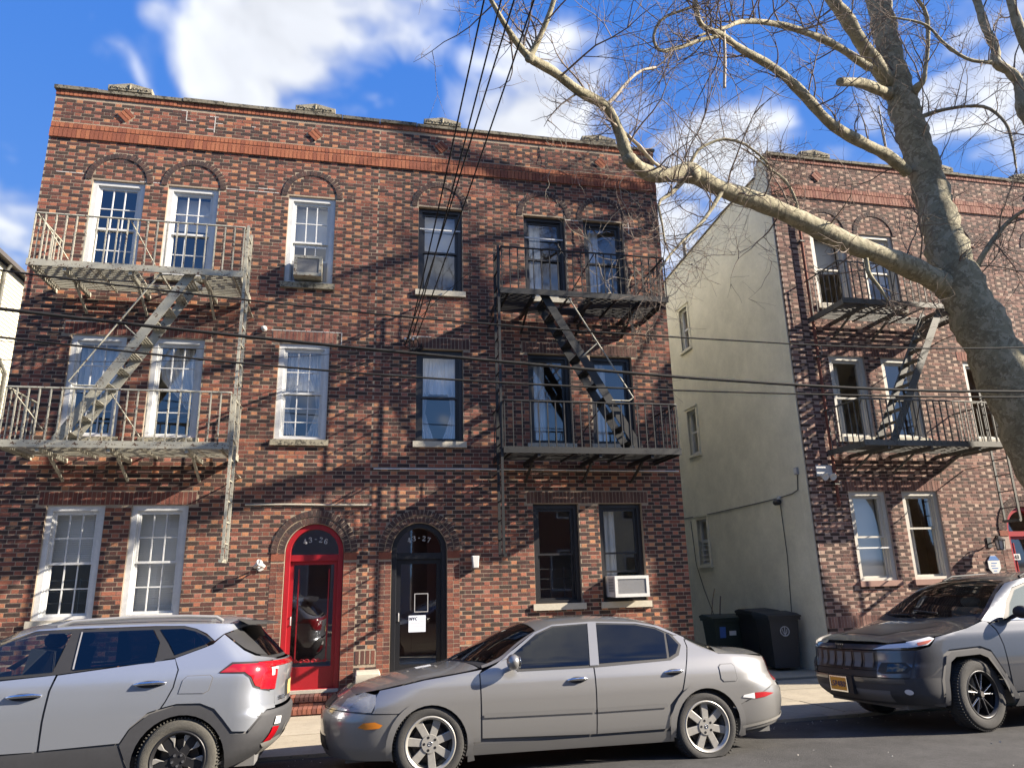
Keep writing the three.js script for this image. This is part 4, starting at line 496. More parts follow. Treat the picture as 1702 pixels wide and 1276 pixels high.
// ---- silver saloon
{
  const P = paint(0.27, 0.268, 0.262, { metalness: 0.55, roughness: 0.33 }), PB = paint(0.245, 0.243, 0.238, { metalness: 0.55, roughness: 0.33 }), C = makeCar({ name: 'saloon_car', label: 'dusty silver four door saloon with a flat rear tyre', x0: 2.05, base: -0.045, zc: 4.38,
    W: [[0.1, 0.79], [0.2, 0.835], [0.3, 0.868], [0.45, 0.885], [0.6, 0.89], [0.75, 0.872], [0.86, 0.832], [0.9, 0.81], [1.0, 0.742], [1.15, 0.636], [1.3, 0.53]],
    xf: [[0.1, -0.22], [0.3, -0.30], [0.48, -0.31], [0.6, -0.26], [0.72, -0.10], [0.8, 0.05], [0.9, 0.5], [1.3, 1.4]], xr: [[0.1, 4.4], [0.3, 4.52], [0.5, 4.56], [0.62, 4.52], [0.7, 4.45], [0.85, 4.42], [0.93, 4.30], [1.0, 4.0], [1.3, 3.6]], af: 0.75, ar: 0.65,
    ye: [[-0.15, 0.66], [0.0, 0.70], [0.19, 0.745], [0.65, 0.83], [1.16, 0.895], [1.36, 0.95], [1.60, 1.10], [1.80, 1.20], [2.0, 1.252], [2.4, 1.275], [2.8, 1.255], [3.1, 1.205], [3.3, 1.12], [3.5, 1.00], [3.68, 0.925], [4.0, 0.905], [4.3, 0.875], [4.42, 0.80]],
    yc: [[-0.15, 0.67], [0.0, 0.73], [0.19, 0.79], [0.65, 0.885], [0.92, 0.925], [1.16, 1.03], [1.36, 1.13], [1.60, 1.235], [1.80, 1.295], [2.0, 1.325], [2.4, 1.34], [2.8, 1.32], [3.1, 1.27], [3.3, 1.20], [3.5, 1.12], [3.68, 1.04], [3.95, 0.955], [4.3, 0.93], [4.42, 0.83]] });
  const FW = [0.70, 0.285], RW = [3.43, 0.26], fA = arc(0.70, 0.27, 0.345, 200, -20, 18), rA = arc(3.45, 0.27, 0.345, 200, -18, 18);
  // black inner shell seen through gaps, arches and shut lines
  C.flank('inner_shell', [[-0.16, 0.2], ...arc(0.70, 0.27, 0.37, 190, -10, 14), [1.1, 0.2], [3.05, 0.2], ...arc(3.45, 0.27, 0.37, 190, -10, 14), [4.3, 0.26], [4.4, 0.6], [4.2, 0.85], [3.6, 0.90], [3.12, 0.885], [2.3, 0.87], [1.5, 0.86], [1.15, 0.87], [0.65, 0.81], [0.15, 0.72], [-0.1, 0.64]], CAR.inner, { gap: 0, off: -0.014, step: 0.08 });
  C.flank('front_wing', [[0.42, 0.555], ...fA.slice(4, 18), [1.10, 0.27], [1.17, 0.27], [1.17, 0.86], [1.2, 0.885], [0.65, 0.825], [0.24, 0.752], [0.20, 0.69], [0.19, 0.60], [0.17, 0.565]], P);
  C.flank('front_door', [[1.18, 0.30], [2.29, 0.265], [2.31, 0.875], [2.42, 1.275], [1.98, 1.262], [1.78, 1.195], [1.50, 1.035], [1.34, 0.93], [1.175, 0.86]], P);
  C.flank('rear_door', [[2.295, 0.265], [3.04, 0.265], [3.06, 0.48], [3.20, 0.61], [3.28, 0.82], [3.36, 1.0], [3.36, 1.09], [3.24, 1.155], [3.10, 1.215], [2.88, 1.255], [2.43, 1.275], [2.317, 0.87]], P);
  C.flank('rear_wing', [[3.205, 0.60], [3.13, 0.52], ...rA.slice(4, 16), [3.80, 0.44], [4.22, 0.60], [4.36, 0.62], [4.37, 0.72], [4.30, 0.86], [4.0, 0.905], [3.68, 0.925], [3.5, 1.0], [3.3, 1.12], [3.22, 1.165], [3.365, 1.09], [3.365, 1.0], [3.285, 0.82]], P);
  C.flank('rocker', [[1.10, 0.25], [1.09, 0.16], [3.10, 0.145], [3.08, 0.25]], PB, { off: 0.006 });
  C.flank('front_bumper', [[-0.24, 0.18], [0.40, 0.16], ...fA.slice(0, 5), [0.40, 0.555], [0.17, 0.56], [-0.13, 0.585], [-0.26, 0.585], [-0.30, 0.45]], PB);
  C.flank('rear_bumper', [[3.80, 0.19], [4.38, 0.24], [4.46, 0.38], [4.44, 0.58], [4.22, 0.595], [3.79, 0.435]], PB, { off: 0.002 });
  C.flank('bumper_strip', [[3.82, 0.225], [4.45, 0.30], [4.45, 0.325], [3.82, 0.25]], CAR.alloy, { off: 0.014, gap: 0 });
  C.flank('wheel_arch_flare', [...arc(0.70, 0.27, 0.345, 195, -18, 20), ...arc(0.70, 0.27, 0.40, -14, 190, 20)], P, { off: 0.014, gap: 0 }); C.flank('wheel_arch_flare', [...arc(3.45, 0.27, 0.345, 195, -18, 20), ...arc(3.45, 0.27, 0.405, -14, 190, 20)], P, { off: 0.014, gap: 0 });
  C.flank('mud_flap', [[1.035, 0.34], [1.07, 0.34], [1.115, 0.12], [1.05, 0.11]], P, { off: 0.012, gap: 0 }); C.flank('mud_flap', [[3.78, 0.36], [3.82, 0.36], [3.86, 0.16], [3.80, 0.15]], P, { off: 0.012, gap: 0 }); C.flank('mud_flap', [[3.055, 0.30], [3.085, 0.30], [3.085, 0.16], [3.05, 0.16]], P, { off: 0.012, gap: 0 });
  C.flank('side_moulding', [[1.20, 0.478], [2.285, 0.462], [2.285, 0.50], [1.22, 0.515], [1.195, 0.50]], PB, { off: 0.012, gap: 0 }); C.flank('side_moulding', [[2.305, 0.462], [3.02, 0.462], [3.03, 0.48], [3.02, 0.50], [2.305, 0.50]], PB, { off: 0.012, gap: 0 });
  C.flank('window_surround', [[1.44, 0.985], [1.54, 0.855], [2.30, 0.855], [3.14, 0.885], [3.24, 0.925], [3.305, 1.02], [3.225, 1.15], [3.09, 1.20], [2.88, 1.245], [2.43, 1.268], [1.97, 1.250], [1.77, 1.185], [1.55, 1.06]], CAR.trim, { off: 0.002, gap: 0 });
  C.flank('door_glass', [[1.49, 0.99], [1.57, 0.875], [2.27, 0.875], [2.355, 1.255], [1.98, 1.238], [1.78, 1.17], [1.57, 1.05]], CAR.tint, { off: 0.006 }); C.flank('door_glass', [[2.375, 0.885], [3.105, 0.90], [3.165, 1.14], [3.08, 1.185], [2.87, 1.23], [2.455, 1.252]], CAR.tint, { off: 0.006 }); C.flank('quarter_glass', [[3.13, 0.905], [3.215, 0.94], [3.28, 1.02], [3.21, 1.125], [3.185, 1.14]], CAR.tint, { off: 0.006 });
  C.flank('centre_pillar', [[2.275, 0.872], [2.368, 0.872], [2.452, 1.262], [2.36, 1.262]], P, { off: 0.008, gap: 0 }); C.flank('roof_frame', [[1.40, 0.955], [1.46, 1.0], [1.78, 1.197], [1.98, 1.262], [2.4, 1.278], [2.88, 1.256], [3.12, 1.21], [3.31, 1.115], [3.26, 1.115], [3.08, 1.198], [2.88, 1.24], [2.43, 1.263], [1.97, 1.246], [1.79, 1.18], [1.48, 0.98]], P, { off: 0.007, gap: 0 });
  C.flank('headlamp_bowl', [[-0.14, 0.59], [-0.05, 0.68], [0.10, 0.735], [0.21, 0.715], [0.205, 0.64], [0.17, 0.572]], CAR.chrome, { off: -0.03, gap: 0.01 }); C.flank('headlamp_lens', [[-0.14, 0.588], [-0.05, 0.68], [0.10, 0.735], [0.21, 0.715], [0.205, 0.64], [0.17, 0.572]], CAR.lens, { off: 0.004, step: 0.04 });
  C.flank('side_marker', [[0.05, 0.455], [0.12, 0.438], [0.24, 0.445], [0.27, 0.47], [0.20, 0.498], [0.10, 0.492]], CAR.amber, { off: 0.008, gap: 0 }); C.flank('rear_marker', [[3.98, 0.49], [4.10, 0.50], [4.22, 0.525], [4.10, 0.545], [3.98, 0.545]], CAR.redLens, { off: 0.008, gap: 0 }); C.flank('rear_marker', [[3.84, 0.51], [3.975, 0.49], [3.975, 0.545], [3.86, 0.53]], CAR.whiteLens, { off: 0.008, gap: 0 });
  C.flank('fuel_flap', [[3.635, 0.69], [3.66, 0.665], [3.79, 0.665], [3.805, 0.69], [3.80, 0.80], [3.78, 0.82], [3.66, 0.82], [3.635, 0.80]], P, { off: 0.006, gap: 0 }); C.flank('fuel_gap', [[3.628, 0.685], [3.655, 0.658], [3.795, 0.658], [3.812, 0.685], [3.807, 0.805], [3.785, 0.827], [3.655, 0.827], [3.628, 0.805]], CAR.inner, { off: 0.002, gap: 0 });
  C.flank('tail_lamp', [[4.30, 0.63], [4.40, 0.63], [4.38, 0.82], [4.28, 0.86]], CAR.redLens, { off: 0.004 });
  C.front('bumper_face', [[-0.55, 0.2], [0.55, 0.2], [0.55, 0.58], [-0.55, 0.58]], PB); C.front('nose_panel', [[-0.72, 0.585], [0.72, 0.585], [0.70, 0.70], [0.4, 0.745], [-0.4, 0.745], [-0.70, 0.70]], P); C.front('grille', [[-0.4, 0.59], [0.4, 0.59], [0.36, 0.68], [-0.36, 0.68]], CAR.trim, { off: 0.006 }); C.front('air_intake', [[-0.5, 0.24], [0.5, 0.24], [0.45, 0.36], [-0.45, 0.36]], CAR.trim, { off: 0.004 });
  C.rear('bumper_face', [[-0.62, 0.24], [0.62, 0.24], [0.62, 0.60], [-0.62, 0.60]], PB); C.rear('boot_panel', [[-0.62, 0.605], [0.62, 0.605], [0.60, 0.88], [-0.60, 0.88]], P);
  C.over('bonnet', [[-0.02, -0.90], [0.24, -0.985], [0.65, -0.985], [1.17, -0.985], [1.05, -0.6], [0.96, 0], [1.05, 0.6], [1.17, 0.985], [0.65, 0.985], [0.24, 0.985], [-0.02, 0.90], [-0.08, 0.4], [-0.08, -0.4]], P); C.over('windscreen', [[0.99, 0], [1.08, -0.6], [1.26, -0.94], [1.8, -0.94], [1.74, 0], [1.8, 0.94], [1.26, 0.94], [1.08, 0.6]], CAR.tint); C.over('scuttle', [[0.955, 0], [1.05, -0.6], [1.18, -0.97], [1.27, -0.95], [1.09, -0.6], [1.0, 0], [1.09, 0.6], [1.27, 0.95], [1.18, 0.97], [1.05, 0.6]], CAR.trim, { off: -0.004 });
  for (const s of [-1, 1]) C.over('screen_pillar', [[1.2, s * 0.94], [1.2, s], [2.0, s], [1.9, s * 0.94]], P, { gap: 0 });
  C.over('roof', [[1.80, -0.999], [1.75, 0], [1.80, 0.999], [3.1, 0.999], [3.12, 0], [3.1, -0.999]], P); C.over('rear_window', [[3.14, 0], [3.12, 0.93], [3.62, 0.93], [3.82, 0], [3.62, -0.93], [3.12, -0.93]], CAR.tint); for (const s of [-1, 1]) C.over('rear_pillar', [[3.1, s * 0.93], [3.1, s], [3.7, s], [3.66, s * 0.93]], P, { gap: 0 });
  C.over('boot_lid', [[3.66, -1], [3.84, 0], [3.66, 1], [4.36, 1], [4.4, 0], [4.36, -1]], P);
  underpinnings(C, [-0.05, 4.25, 0.70, 3.45], 0.66, 0.62, 0.14); handle(C, 2.03, 2.22, 0.76, CAR.chrome); handle(C, 3.04, 3.23, 0.782, CAR.chrome); mirror(C, 1.49, 0.90, 1, 0.11, PB); mirror(C, 1.49, 0.90, -1, 0.11, PB); seats(C, [1.75, 2.55], 0.45, CAR.seat); steer(C, 1.55, 0.82, 0.38);
  obj('dashboard', boxGeo(1.15 - C.x0, 0.55, -0.7, 1.5 - C.x0, 0.84, 0.7), CAR.trim, C.t);
  for (const s of [1, -1]) { wheel(C.t, FW[0] - C.x0, 0.287, s * 0.78, s, 0.325, 0.232, 0.205, 'seven', 0.32, CAR.tyre, 0.03); wheel(C.t, RW[0] - C.x0, s > 0 ? 0.262 : 0.29, s * 0.78, s, 0.325, 0.236, 0.205, 'seven', 1.57, CAR.tyre, s > 0 ? 0.055 : 0.03); }
}
// ---- pale blue-grey crossover
{
  const P = paint(0.345, 0.37, 0.41), CL = CAR.clad, C = makeCar({ name: 'crossover_car', label: 'silver blue crossover with red tail lamps and roof rails', x0: -2.75, base: -0.045, zc: 4.37,
    W: [[0.15, 0.84], [0.3, 0.875], [0.45, 0.892], [0.7, 0.9], [0.9, 0.885], [1.0, 0.862], [1.05, 0.842], [1.2, 0.762], [1.37, 0.662], [1.47, 0.59]],
    xf: [[0.15, -4.8], [0.3, -4.92], [0.6, -4.95], [0.85, -4.90], [0.95, -4.7], [1.02, -4.0], [1.4, -3.1]], xr: [[0.15, -0.95], [0.25, -0.80], [0.35, -0.68], [0.48, -0.61], [0.6, -0.60], [0.66, -0.635], [0.80, -0.645], [0.97, -0.625], [1.03, -0.64], [1.08, -0.71], [1.2, -0.82], [1.34, -0.95], [1.40, -0.98], [1.47, -1.1]], af: 0.7, ar: 0.42,
    ye: [[-4.9, 0.80], [-4.6, 0.90], [-4.0, 0.98], [-3.55, 1.02], [-3.2, 1.20], [-2.95, 1.33], [-2.76, 1.392], [-2.45, 1.408], [-1.85, 1.405], [-1.25, 1.385], [-1.05, 1.37], [-0.9, 1.35]], yc: [[-4.9, 0.85], [-4.6, 0.98], [-4.0, 1.06], [-3.75, 1.09], [-3.2, 1.34], [-2.95, 1.44], [-2.76, 1.47], [-2.45, 1.49], [-1.85, 1.49], [-1.25, 1.465], [-1.05, 1.44], [-0.9, 1.40]] });
  const cx = -1.44, cy = 0.285, A = (r, a0, a1, n) => arc(cx, cy, r, a0, a1, n), F = -4.07;
  C.flank('inner_shell', [[-4.7, 0.2], ...arc(F, cy, 0.40, 190, -10, 12), [-3.6, 0.2], [-1.9, 0.2], ...A(0.40, 190, -10, 14), [-0.9, 0.3], [-0.75, 0.9], [-1.1, 1.10], [-1.56, 1.06], [-2.5, 0.98], [-3.5, 0.95], [-4.5, 0.8]], CAR.inner, { gap: 0, off: -0.014, step: 0.08 });
  C.flank('front_wing', [[-4.6, 0.5], ...arc(F, cy, 0.44, 165, 20, 14), [-3.55, 0.5], [-3.5, 0.95], [-3.5, 1.0], [-4.0, 0.97], [-4.6, 0.88], [-4.75, 0.75]], P);
  C.flank('front_door', [[-3.49, 0.44], [-2.525, 0.44], [-2.525, 0.67], [-2.51, 0.90], [-2.48, 1.025], [-2.88, 1.0], [-3.5, 0.96]], P);
  C.flank('rear_door', [[-2.515, 0.445], [-1.91, 0.465], [-1.84, 0.58], [-1.71, 0.69], [-1.62, 0.715], [-1.585, 0.77], [-1.535, 0.88], [-1.515, 1.02], [-1.555, 1.11], [-2.47, 1.022], [-2.50, 0.90], [-2.515, 0.67]], P);
  C.flank('rear_quarter', [[-1.61, 0.72], [-1.49, 0.745], [-1.30, 0.74], [-1.18, 0.69], [-1.10, 0.60], [-1.02, 0.50], [-0.90, 0.49], [-0.82, 0.585], [-0.755, 0.645], [-0.755, 0.80], [-0.865, 0.85], [-0.90, 0.93], [-0.95, 0.965], [-1.165, 0.975], [-1.07, 1.05], [-0.80, 1.045], [-0.72, 1.06], [-0.89, 1.105], [-0.99, 1.155], [-1.18, 1.30], [-1.26, 1.22], [-1.31, 1.20], [-1.56, 1.115], [-1.51, 1.02], [-1.53, 0.88], [-1.58, 0.77]], P);
  C.flank('sill_cladding', [[-3.5, 0.17], [-1.92, 0.17], [-1.83, 0.27], [-1.92, 0.455], [-2.78, 0.435], [-3.5, 0.43]], CL); C.flank('arch_cladding', [...A(0.37, 198, -12, 20), [-1.06, 0.20], [-0.78, 0.28], [-0.66, 0.38], [-0.66, 0.40], [-0.80, 0.37], [-0.72, 0.50], [-0.70, 0.62], [-0.76, 0.64], [-0.82, 0.575], [-0.895, 0.48], [-1.03, 0.485], [-1.11, 0.585], [-1.19, 0.675], [-1.30, 0.728], [-1.49, 0.738], [-1.70, 0.68], [-1.84, 0.57], [-1.91, 0.45]], CL, { off: 0.006 }); C.flank('arch_cladding', [...arc(F, cy, 0.37, 195, -15, 20), ...arc(F, cy, 0.46, -15, 195, 20)], CL, { off: 0.006 });
  C.flank('skid_trim', [[-0.80, 0.375], [-0.66, 0.40], [-0.62, 0.50], [-0.64, 0.44], [-0.68, 0.37], [-0.79, 0.335]], CAR.alloy, { off: 0.01, gap: 0 });
  for (const q of [[[-2.515, 1.04], [-2.36, 1.05], [-2.385, 1.37], [-2.465, 1.37]], [[-1.715, 1.085], [-1.565, 1.135], [-1.64, 1.24], [-1.745, 1.37], [-1.80, 1.37], [-1.715, 1.25]], [[-3.45, 0.985], [-2.5, 1.025], [-1.56, 1.118], [-1.31, 1.205], [-1.32, 1.222], [-1.565, 1.142], [-2.36, 1.058], [-2.515, 1.047], [-3.3, 1.015]], [[-2.78, 1.358], [-1.54, 1.358], [-1.43, 1.332], [-1.285, 1.245], [-1.25, 1.25], [-1.43, 1.356], [-1.54, 1.386], [-2.78, 1.386], [-3.22, 1.19], [-3.18, 1.148], [-2.98, 1.288]]]) C.flank('window_trim', q, CAR.trim, { off: -0.001, gap: 0 });
  C.flank('door_glass', [[-3.3, 1.01], [-2.515, 1.042], [-2.465, 1.362], [-2.76, 1.362], [-2.98, 1.29], [-3.18, 1.15]], CAR.glass, { off: 0.004 }); C.flank('door_glass', [[-2.36, 1.05], [-1.715, 1.085], [-1.715, 1.25], [-1.80, 1.362], [-2.385, 1.362]], CAR.tint, { off: 0.004 }); C.flank('quarter_glass', [[-1.565, 1.135], [-1.32, 1.215], [-1.28, 1.245], [-1.33, 1.288], [-1.435, 1.335], [-1.54, 1.362], [-1.745, 1.362], [-1.64, 1.24]], CAR.tint, { off: 0.004 });
  C.flank('pillar_strip', [[-2.365, 1.06], [-2.352, 1.06], [-2.378, 1.36], [-2.39, 1.36]], CAR.alloy, { off: 0.008, gap: 0 });
  C.flank('roof_side', [[-3.55, 1.02], [-3.48, 1.0], [-3.2, 1.19], [-3.0, 1.31], [-2.78, 1.382], [-2.45, 1.392], [-1.79, 1.392], [-1.54, 1.384], [-1.43, 1.356], [-1.33, 1.31], [-1.25, 1.245], [-1.185, 1.302], [-1.03, 1.362], [-0.93, 1.36], [-1.05, 1.378], [-1.25, 1.392], [-1.85, 1.408], [-2.45, 1.41], [-2.76, 1.395], [-2.95, 1.335], [-3.2, 1.205]], P, { off: 0.003, gap: 0 });
  C.flank('rear_pillar_trim', [[-1.175, 1.298], [-1.03, 1.355], [-0.955, 1.36], [-0.84, 1.20], [-0.76, 1.09], [-0.885, 1.112], [-0.985, 1.162]], CAR.trim, { off: 0.003 });
  C.flank('fuel_gap', [[-1.49, 0.825], [-1.465, 0.935], [-1.43, 0.968], [-1.24, 0.968], [-1.212, 0.945], [-1.235, 0.84], [-1.28, 0.815]], CAR.inner, { off: 0.001, gap: 0 }); C.flank('fuel_flap', [[-1.484, 0.829], [-1.46, 0.932], [-1.428, 0.962], [-1.242, 0.962], [-1.218, 0.942], [-1.241, 0.843], [-1.283, 0.821]], P, { off: 0.005, gap: 0 });
  C.flank('tail_lamp', [[-1.16, 0.982], [-0.955, 0.972], [-0.90, 0.93], [-0.865, 0.855], [-0.76, 0.805], [-0.765, 1.035], [-1.06, 1.045]], CAR.redLens, { off: 0.008, step: 0.03 }); C.flank('lamp_bezel', [[-1.175, 0.978], [-0.957, 0.962], [-0.91, 0.925], [-0.875, 0.845], [-0.75, 0.79], [-0.75, 1.05], [-1.07, 1.06]], CAR.trim, { off: 0.004, gap: 0 });
  C.rear('tailgate', [[-0.60, 0.66], [0.60, 0.66], [0.62, 0.98], [0.58, 1.06], [-0.58, 1.06], [-0.62, 0.98]], P, { step: 0.04 }); C.rear('rear_screen', [[-0.56, 1.09], [0.56, 1.09], [0.53, 1.345], [-0.53, 1.345]], CAR.tint, { off: 0.004, step: 0.04 }); C.rear('screen_surround', [[-0.66, 1.07], [0.66, 1.07], [0.60, 1.365], [-0.60, 1.365]], CAR.trim, { off: -0.003 });
  for (const s of [-1, 1]) C.rear('quarter_corner', [[s * 0.60, 0.645], [s * 0.875, 0.645], [s * 0.875, 0.80], [s * 0.60, 0.80]], P, { step: 0.04, gap: 0.001, off: -0.001 });
  C.rear('lamp_bar', [[-0.80, 1.0], [0.80, 1.0], [0.78, 1.045], [-0.78, 1.045]], CAR.redLens, { off: 0.01, step: 0.04 }); for (const s of [-1, 1]) { C.rear('lamp_cluster', [[s * 0.60, 0.80], [s * 0.80, 0.82], [s * 0.80, 1.0], [s * 0.60, 1.0]], CAR.redLens, { off: 0.008, step: 0.04 }); C.rear('reversing_lens', [[s * 0.655, 0.925], [s * 0.70, 0.925], [s * 0.70, 0.995], [s * 0.60, 0.995], [s * 0.60, 0.975], [s * 0.655, 0.975]], CAR.whiteLens, { off: 0.014, step: 0.04 }); C.rear('bumper_reflector', [[s * 0.60, 0.38], [s * 0.72, 0.38], [s * 0.68, 0.50], [s * 0.56, 0.49]], CAR.redLens, { off: 0.012, step: 0.04 }); C.rear('bumper_lens', [[s * 0.55, 0.505], [s * 0.67, 0.51], [s * 0.65, 0.58], [s * 0.54, 0.57]], CAR.whiteLens, { off: 0.012, step: 0.04 }); }
  C.rear('bumper_face', [[-0.86, 0.24], [0.86, 0.24], [0.88, 0.64], [-0.88, 0.64]], CL, { step: 0.04, off: -0.002 }); C.rear('plate_recess', [[-0.27, 0.70], [0.27, 0.70], [0.25, 0.86], [-0.25, 0.86]], CAR.trim, { off: 0.004 }); C.rear('skid_plate', [[-0.6, 0.27], [0.6, 0.27], [0.66, 0.37], [-0.66, 0.37]], CAR.alloy, { off: 0.008, step: 0.04 }); C.rear('number_plate', [[-0.16, 0.71], [0.16, 0.71], [0.16, 0.85], [-0.16, 0.85]], mat(0.40, 0.30, 0.12, 0.5), { off: 0.01 });
  const bd = obj('badge', text('SELTOS', 0.035, 0.004).rotateY(Math.PI / 2).translate(0, 0, 0), CAR.chrome, C.t); { const p = C.re(0.46, 0.72); bd.position.set(p.x + 0.012, p.y, p.z); bd.rotation.y = -0.30; }
  C.over('roof', [[-2.95, -0.99], [-3.05, 0], [-2.95, 0.99], [-1.05, 0.99], [-0.98, 0], [-1.05, -0.99]], P); C.over('windscreen', [[-3.72, 0], [-3.5, -0.93], [-2.98, -0.93], [-3.08, 0], [-2.98, 0.93], [-3.5, 0.93]], CAR.glass); C.over('bonnet', [[-4.8, -0.8], [-3.6, -0.98], [-3.8, 0], [-3.6, 0.98], [-4.8, 0.8]], P);
  const sp = new G(); sp.hex([V(-0.98 - C.x0, 1.375, -0.60), V(-0.83 - C.x0, 1.375, -0.54), V(-0.83 - C.x0, 1.395, -0.54), V(-1.1 - C.x0, 1.43, -0.58), V(-0.98 - C.x0, 1.375, 0.60), V(-0.83 - C.x0, 1.375, 0.54), V(-0.83 - C.x0, 1.395, 0.54), V(-1.1 - C.x0, 1.43, 0.58)]); obj('roof_spoiler', sp.geo(), CAR.trim, C.t);
  for (const s of [1, -1]) { const g = new G(); g.tube([[-2.62, 1.415], [-2.5, 1.455], [-2.0, 1.472], [-1.55, 1.468], [-1.28, 1.452], [-1.22, 1.415]].map(([x, y]) => V(x - C.x0, y, s * 0.575)), 0.017, 8); obj('roof_rail', g.geo(), CAR.alloy, C.t); }
  underpinnings(C, [-4.7, -0.85, F, cx], 0.68, 0.62, 0.18); handle(C, -2.82, -2.56, 0.87, CAR.chrome); handle(C, -1.85, -1.60, 0.92, CAR.chrome); mirror(C, -3.35, 0.98, 1, 0.13, P); seats(C, [-3.05, -2.1], 0.60, CAR.seat); steer(C, -3.3, 0.98, 0.38);
  for (const s of [1, -1]) for (const x of [cx, F]) wheel(C.t, x - C.x0, 0.305, s * 0.79, s, 0.325, 0.225, 0.21, 'block', 0.95, CAR.dustTyre);
}
// ---- grey sport utility, seen from its front corner
{
  const P = paint(0.080, 0.084, 0.095), DK = CAR.clad, C = makeCar({ name: 'sport_utility_car', label: 'dark grey sport utility car with black slotted grille and yellow plate', x0: 8.0, base: -0.045, zc: 4.27,
    W: [[0.15, 0.86], [0.3, 0.905], [0.45, 0.922], [0.7, 0.93], [0.95, 0.915], [1.05, 0.892], [1.15, 0.862], [1.3, 0.792], [1.5, 0.69], [1.62, 0.62]],
    xf: [[0.15, 5.98], [0.28, 5.82], [0.4, 5.70], [0.55, 5.675], [0.66, 5.70], [0.72, 5.725], [0.84, 5.735], [0.92, 5.78], [0.98, 5.9], [1.1, 6.3], [1.6, 7.4]], xr: [[0.15, 10.2], [0.4, 10.35], [0.9, 10.3], [1.1, 10.2], [1.6, 9.8]], af: 0.62, ar: 0.5,
    ye: [[5.80, 0.87], [6.0, 0.91], [6.28, 0.965], [6.76, 1.05], [7.01, 1.13], [7.2, 1.25], [7.42, 1.40], [7.66, 1.53], [7.95, 1.58], [8.6, 1.60], [9.4, 1.57], [9.9, 1.45], [10.2, 1.1]], yc: [[5.80, 0.93], [6.0, 0.99], [6.28, 1.04], [6.6, 1.08], [6.85, 1.13], [7.01, 1.21], [7.2, 1.32], [7.42, 1.45], [7.66, 1.58], [7.95, 1.65], [8.6, 1.68], [9.4, 1.65], [9.9, 1.52], [10.2, 1.15]] });
  const cx = 6.76, cy = 0.345, R = 9.46;
  const archO = [[6.27, 0.28], [6.30, 0.55], [6.375, 0.765], [6.45, 0.81], [6.86, 0.832], [6.97, 0.79], [7.12, 0.52], [7.24, 0.30]], archI = [[7.17, 0.30], [7.08, 0.52], [6.94, 0.735], [6.84, 0.775], [6.50, 0.76], [6.42, 0.71], [6.355, 0.53], [6.335, 0.28]];
  C.flank('inner_shell', [[5.95, 0.28], [6.30, 0.25], ...archI.slice().reverse(), [7.2, 0.25], [9.0, 0.25], ...arc(R, cy, 0.44, 190, -10, 12), [10.1, 0.3], [10.2, 0.9], [9.8, 1.05], [7.2, 1.02], [6.3, 0.9], [5.95, 0.8]], CAR.inner, { gap: 0, off: -0.014, step: 0.08 });
  C.flank('front_wing', [[6.27, 0.33], [6.28, 0.55], [6.36, 0.79], [6.45, 0.835], [6.86, 0.855], [6.985, 0.81], [7.13, 0.54], [7.17, 0.50], [7.175, 0.86], [7.14, 1.02], [7.05, 1.13], [6.76, 1.05], [6.32, 0.972], [6.30, 0.95], [6.22, 0.88], [6.05, 0.84], [6.0, 0.6], [6.02, 0.34]], P, { step: 0.04 });
  C.flank('arch_cladding', [...archO, ...archI], DK, { off: 0.016, gap: 0 }); C.flank('arch_cladding', [...arc(R, cy, 0.41, 195, -15, 18), ...arc(R, cy, 0.48, -15, 195, 18)], DK, { off: 0.016, gap: 0 }); C.flank('sill_cladding', [[7.24, 0.30], [7.18, 0.22], [9.05, 0.22], [9.0, 0.36], [7.24, 0.36]], DK, { off: 0.01, gap: 0 });
  C.flank('front_door', [[7.185, 0.37], [8.25, 0.37], [8.27, 1.11], [7.30, 1.11], [7.10, 1.09], [7.15, 1.02], [7.18, 0.86]], P); C.flank('rear_door', [[8.258, 0.37], [8.98, 0.37], [9.05, 0.6], [9.3, 0.82], [9.3, 1.12], [8.278, 1.11]], P); C.flank('rear_wing', [[9.06, 0.59], ...arc(R, cy, 0.49, 150, -5, 12), [10.1, 0.4], [10.2, 0.9], [10.05, 1.15], [9.31, 1.125], [9.31, 0.82]], P);
  C.flank('bumper_corner', [[5.98, 0.28], [6.26, 0.29], [6.27, 0.56], [6.05, 0.56], [5.95, 0.56]], DK, { step: 0.04, off: 0.002 });
  C.flank('window_trim', [[7.30, 1.13], [9.75, 1.14], [9.6, 1.42], [9.2, 1.52], [8.3, 1.545], [7.95, 1.53], [7.7, 1.47], [7.5, 1.33]], CAR.trim, { off: -0.004, gap: 0 }); C.flank('door_glass', [[7.40, 1.15], [8.20, 1.15], [8.22, 1.525], [7.97, 1.515], [7.72, 1.45], [7.53, 1.30]], CAR.glass, { off: 0.003 }); C.flank('door_glass', [[8.30, 1.15], [9.2, 1.15], [9.1, 1.50], [8.32, 1.525]], CAR.tint, { off: 0.003 }); C.flank('quarter_glass', [[9.26, 1.15], [9.7, 1.15], [9.55, 1.41], [9.17, 1.49]], CAR.tint, { off: 0.003 }); C.flank('glass_strip', [[7.30, 1.112], [9.75, 1.122], [9.75, 1.145], [7.32, 1.135]], CAR.chrome, { off: 0.004, gap: 0 });
  C.flank('roof_side', [[7.0, 1.125], [7.1, 1.10], [7.3, 1.13], [7.5, 1.335], [7.7, 1.475], [7.95, 1.535], [8.3, 1.55], [9.2, 1.525], [9.6, 1.425], [9.75, 1.14], [10.0, 1.15], [9.9, 1.43], [9.4, 1.56], [8.6, 1.597], [7.95, 1.58], [7.66, 1.528], [7.42, 1.40], [7.2, 1.25]], P, { off: 0.002, gap: 0 });
